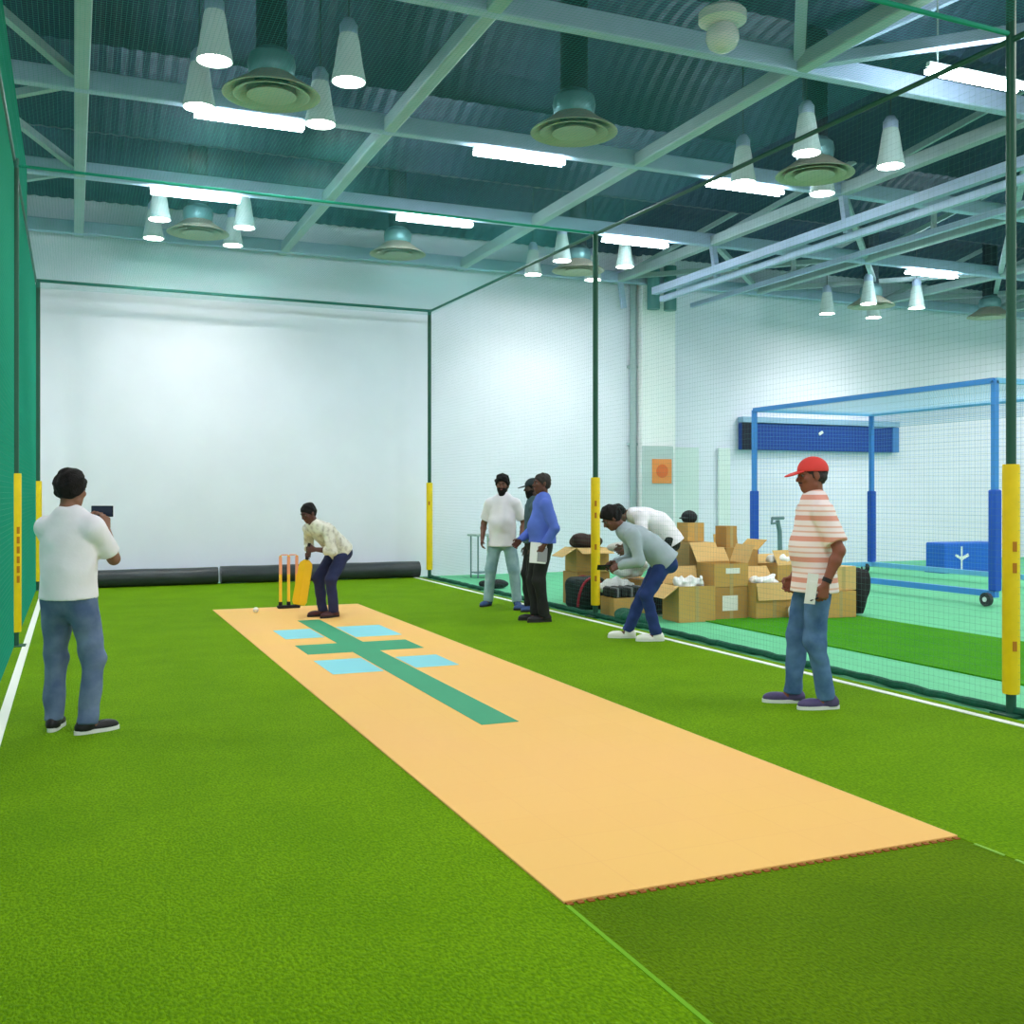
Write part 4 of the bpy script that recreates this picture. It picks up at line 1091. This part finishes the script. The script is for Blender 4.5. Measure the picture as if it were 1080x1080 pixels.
# grey bending
p3 = person('person in grey sweater and navy jeans bending forward in white sneakers', (5.62, 9.75), R(68), H=1.74, skin=(112, 74, 62), lean=46, bend=14, pelvis=(0, -0.20, 0.88),
            feet=[(-0.12, -0.12), (0.12, 0.15)], toes=(2, -6), hands=[(-0.08, 0.26, 0.80), (0.08, 0.30, 0.82)], elbows=[V(-.5, -.6, -.6), V(.5, -.6, -.6)],
            hdirs=[V(.2, .75, -.35), V(-.2, .75, -.3)], pnorm=[V(.8, 0, -.6), V(-.8, 0, -.6)], curl=(0.6, 0.6), head=(-8, 38), hair='full', beard=0, shirt=GREY, sleeve='long', hem=0.09, trousers=NAVY, shoe=SHOEW, sole=SOLEW, vox=0.0065, seed=3, neckpitch=48, legw=0.95)
c = p3['world'](0.5 * (p3['palm'][0] + p3['palm'][1]) + V(0, 0.06, 0.01))
phone('mobile_phone', 'black phone held low by the man in the grey sweater', c, (R(-50), R(0), R(158)), 0.17, 0.085)

# batsman
p4 = person('person in printed white shirt and navy trousers crouching with a yellow bat', (2.99, 13.05, 0.024), R(114), H=1.70, skin=(96, 62, 58), lean=44, bend=14, pelvis=(-0.04, -0.10, 0.88), twist=-6,
            feet=[(-0.10, 0.02), (0.11, 0.04)], toes=(4, -8), hands=[(-0.05, 0.27, 0.88), (0.09, 0.27, 0.80)], elbows=[V(-.7, -.3, -.5), V(.8, -.6, -.4)],
            hdirs=[V(.5, .85, -.05), V(-.5, .85, -.05)], pnorm=[V(.85, -.5, 0), V(-.85, -.5, 0)], curl=(1.05, 1.05), head=(6, 26), hair='short', shirt=PRINT, sleeve='half', hem=0.07, trousers=NAVY2, shoe=SHOEM, sole=SOLEK, vox=0.007, seed=4, neckpitch=26, hairmat=HAIR)
YB_ = mat('bat_yellow', (242, 186, 22), 0.4, noise=(4, .06))
a = p4['world'](0.5 * (p4['palm'][0] + p4['palm'][1]) + V(0, 0, 0.07)); tip = p4['world'](V(0.10, 0.40, 0.17) * 1.0)
d = (tip - a); L = d.length; d.normalize()
t = thing('cricket_bat', 'yellow plastic cricket bat held low by the batsman', 'bat', a)
side = Vector((0.92, -0.39, 0)); side = (side - d * side.dot(d)).normalized(); nrm_ = d.cross(side)
t.rotation_euler = Matrix((side, nrm_, d)).transposed().to_euler()
MB().tube([(0, 0, -0.05), (0, 0, 0.22)], 0.020, 12).build('handle', BLK, t, True)
b = MB(); prof = [(0.16, .03), (0.20, .075), (0.25, .085), (L - .04, .09), (L, .07)]
vs = []; fs = []
for z, w_ in prof: vs += [(-w_, -.018, z), (w_, -.018, z), (w_, .012, z), (0, .036, z), (-w_, .012, z)]
for i in range(len(prof) - 1):
    for k in range(5): fs.append((i * 5 + k, i * 5 + (k + 1) % 5, i * 5 + 5 + (k + 1) % 5, i * 5 + 5 + k))
fs += [(0, 1, 2, 3, 4), tuple(range(len(vs) - 5, len(vs)))]
b.add(vs, fs).build('blade', YB_, t)

# bearded man in white
p5 = person('person with full dark beard, white t-shirt and pale jeans facing the camera', (5.50, 13.42), R(146), H=1.79, skin=(118, 80, 66), lean=-2, bend=4,
            feet=[(-0.20, 0.0), (0.20, 0.02)], toes=(18, -14), hands=[(-0.27, 0.10, 0.93), (0.27, 0.06, 0.90)], head=(-2, 4), hair='bushy', beard=2, shirt=WSH, hem=0.15, trousers=PALEJ, shoe=SHOEB, sole=SOLEK, fat=0.03, vox=0.007, seed=5, curl=(.5, .5))
# blue shirt
p6 = person('person in blue long-sleeved shirt and black trousers standing in profile', (5.30, 11.645), R(80), H=1.79, skin=(104, 66, 56), lean=-3, bend=5,
            feet=[(-0.09, 0.0), (0.09, 0.06)], toes=(6, -6), hands=[(-0.23, 0.05, 0.90), (0.16, 0.24, 0.95)], elbows=[V(-.4, -1, 0), V(.5, -1, 0)], hdirs=[V(.1, .5, -.8), None], curl=(.8, .6),
            head=(-6, 0), hair='short', shirt=BLUE, sleeve='long', hem=0.02, trousers=BLKT, shoe=SHOEK, sole=SOLEK, fat=0.03, vox=0.007, seed=6, collar=True, hairmat=GREYHAIR)
t = thing('paper_stack', 'white and grey papers in the hand of the man in the blue shirt', 'paper', p6['world'](p6['palm'][0] + V(-0.03, 0.02, -0.01)), R(84)); t.rotation_euler = (R(-6), R(5), R(-14))
MB().box((0, 0, 0), (0.20, 0.018, 0.25), bevel=.003).build('sheets', PAPER, t)
MB().box((0.05, -0.012, -.02), (0.12, 0.006, 0.17)).build('cover', mat('grey_print', (150, 150, 156), .6), t)
# dark clothed man between them
p7 = person('person in dark cap and dark clothes half hidden behind the blue shirt', (5.66, 12.69), R(78), H=1.74, skin=(84, 62, 56), lean=0, bend=3, feet=[(-0.10, 0), (0.10, 0.05)], head=(0, 4),
            hair='short', cap=DKC, shirt=DKTEAL, sleeve='long', hem=0.05, trousers=BLKT, shoe=SHOEB, sole=SOLEK, vox=0.008, seed=7, beard=1)
# white shirt bending behind
p8 = person('person in white shirt bending over behind the man in the grey sweater', (6.95, 11.79), R(68), H=1.90, skin=(110, 76, 64), lean=30, bend=46, pelvis=(0.0, -0.16, 0.94), feet=[(-0.12, -0.14), (0.12, -0.06)],
            hands=[(-0.16, 0.34, 0.78), (0.16, 0.36, 0.80)], elbows=[V(-.6, -.4, -.3), V(.6, -.4, -.3)], head=(0, 62), hair='short', shirt=WSH, sleeve='short', hem=0.12, trousers=BLKT, shoe=SHOEK, sole=SOLEW, vox=0.008, seed=8, neckpitch=110, fat=0.03)
p8['root'].location.z = 0.0
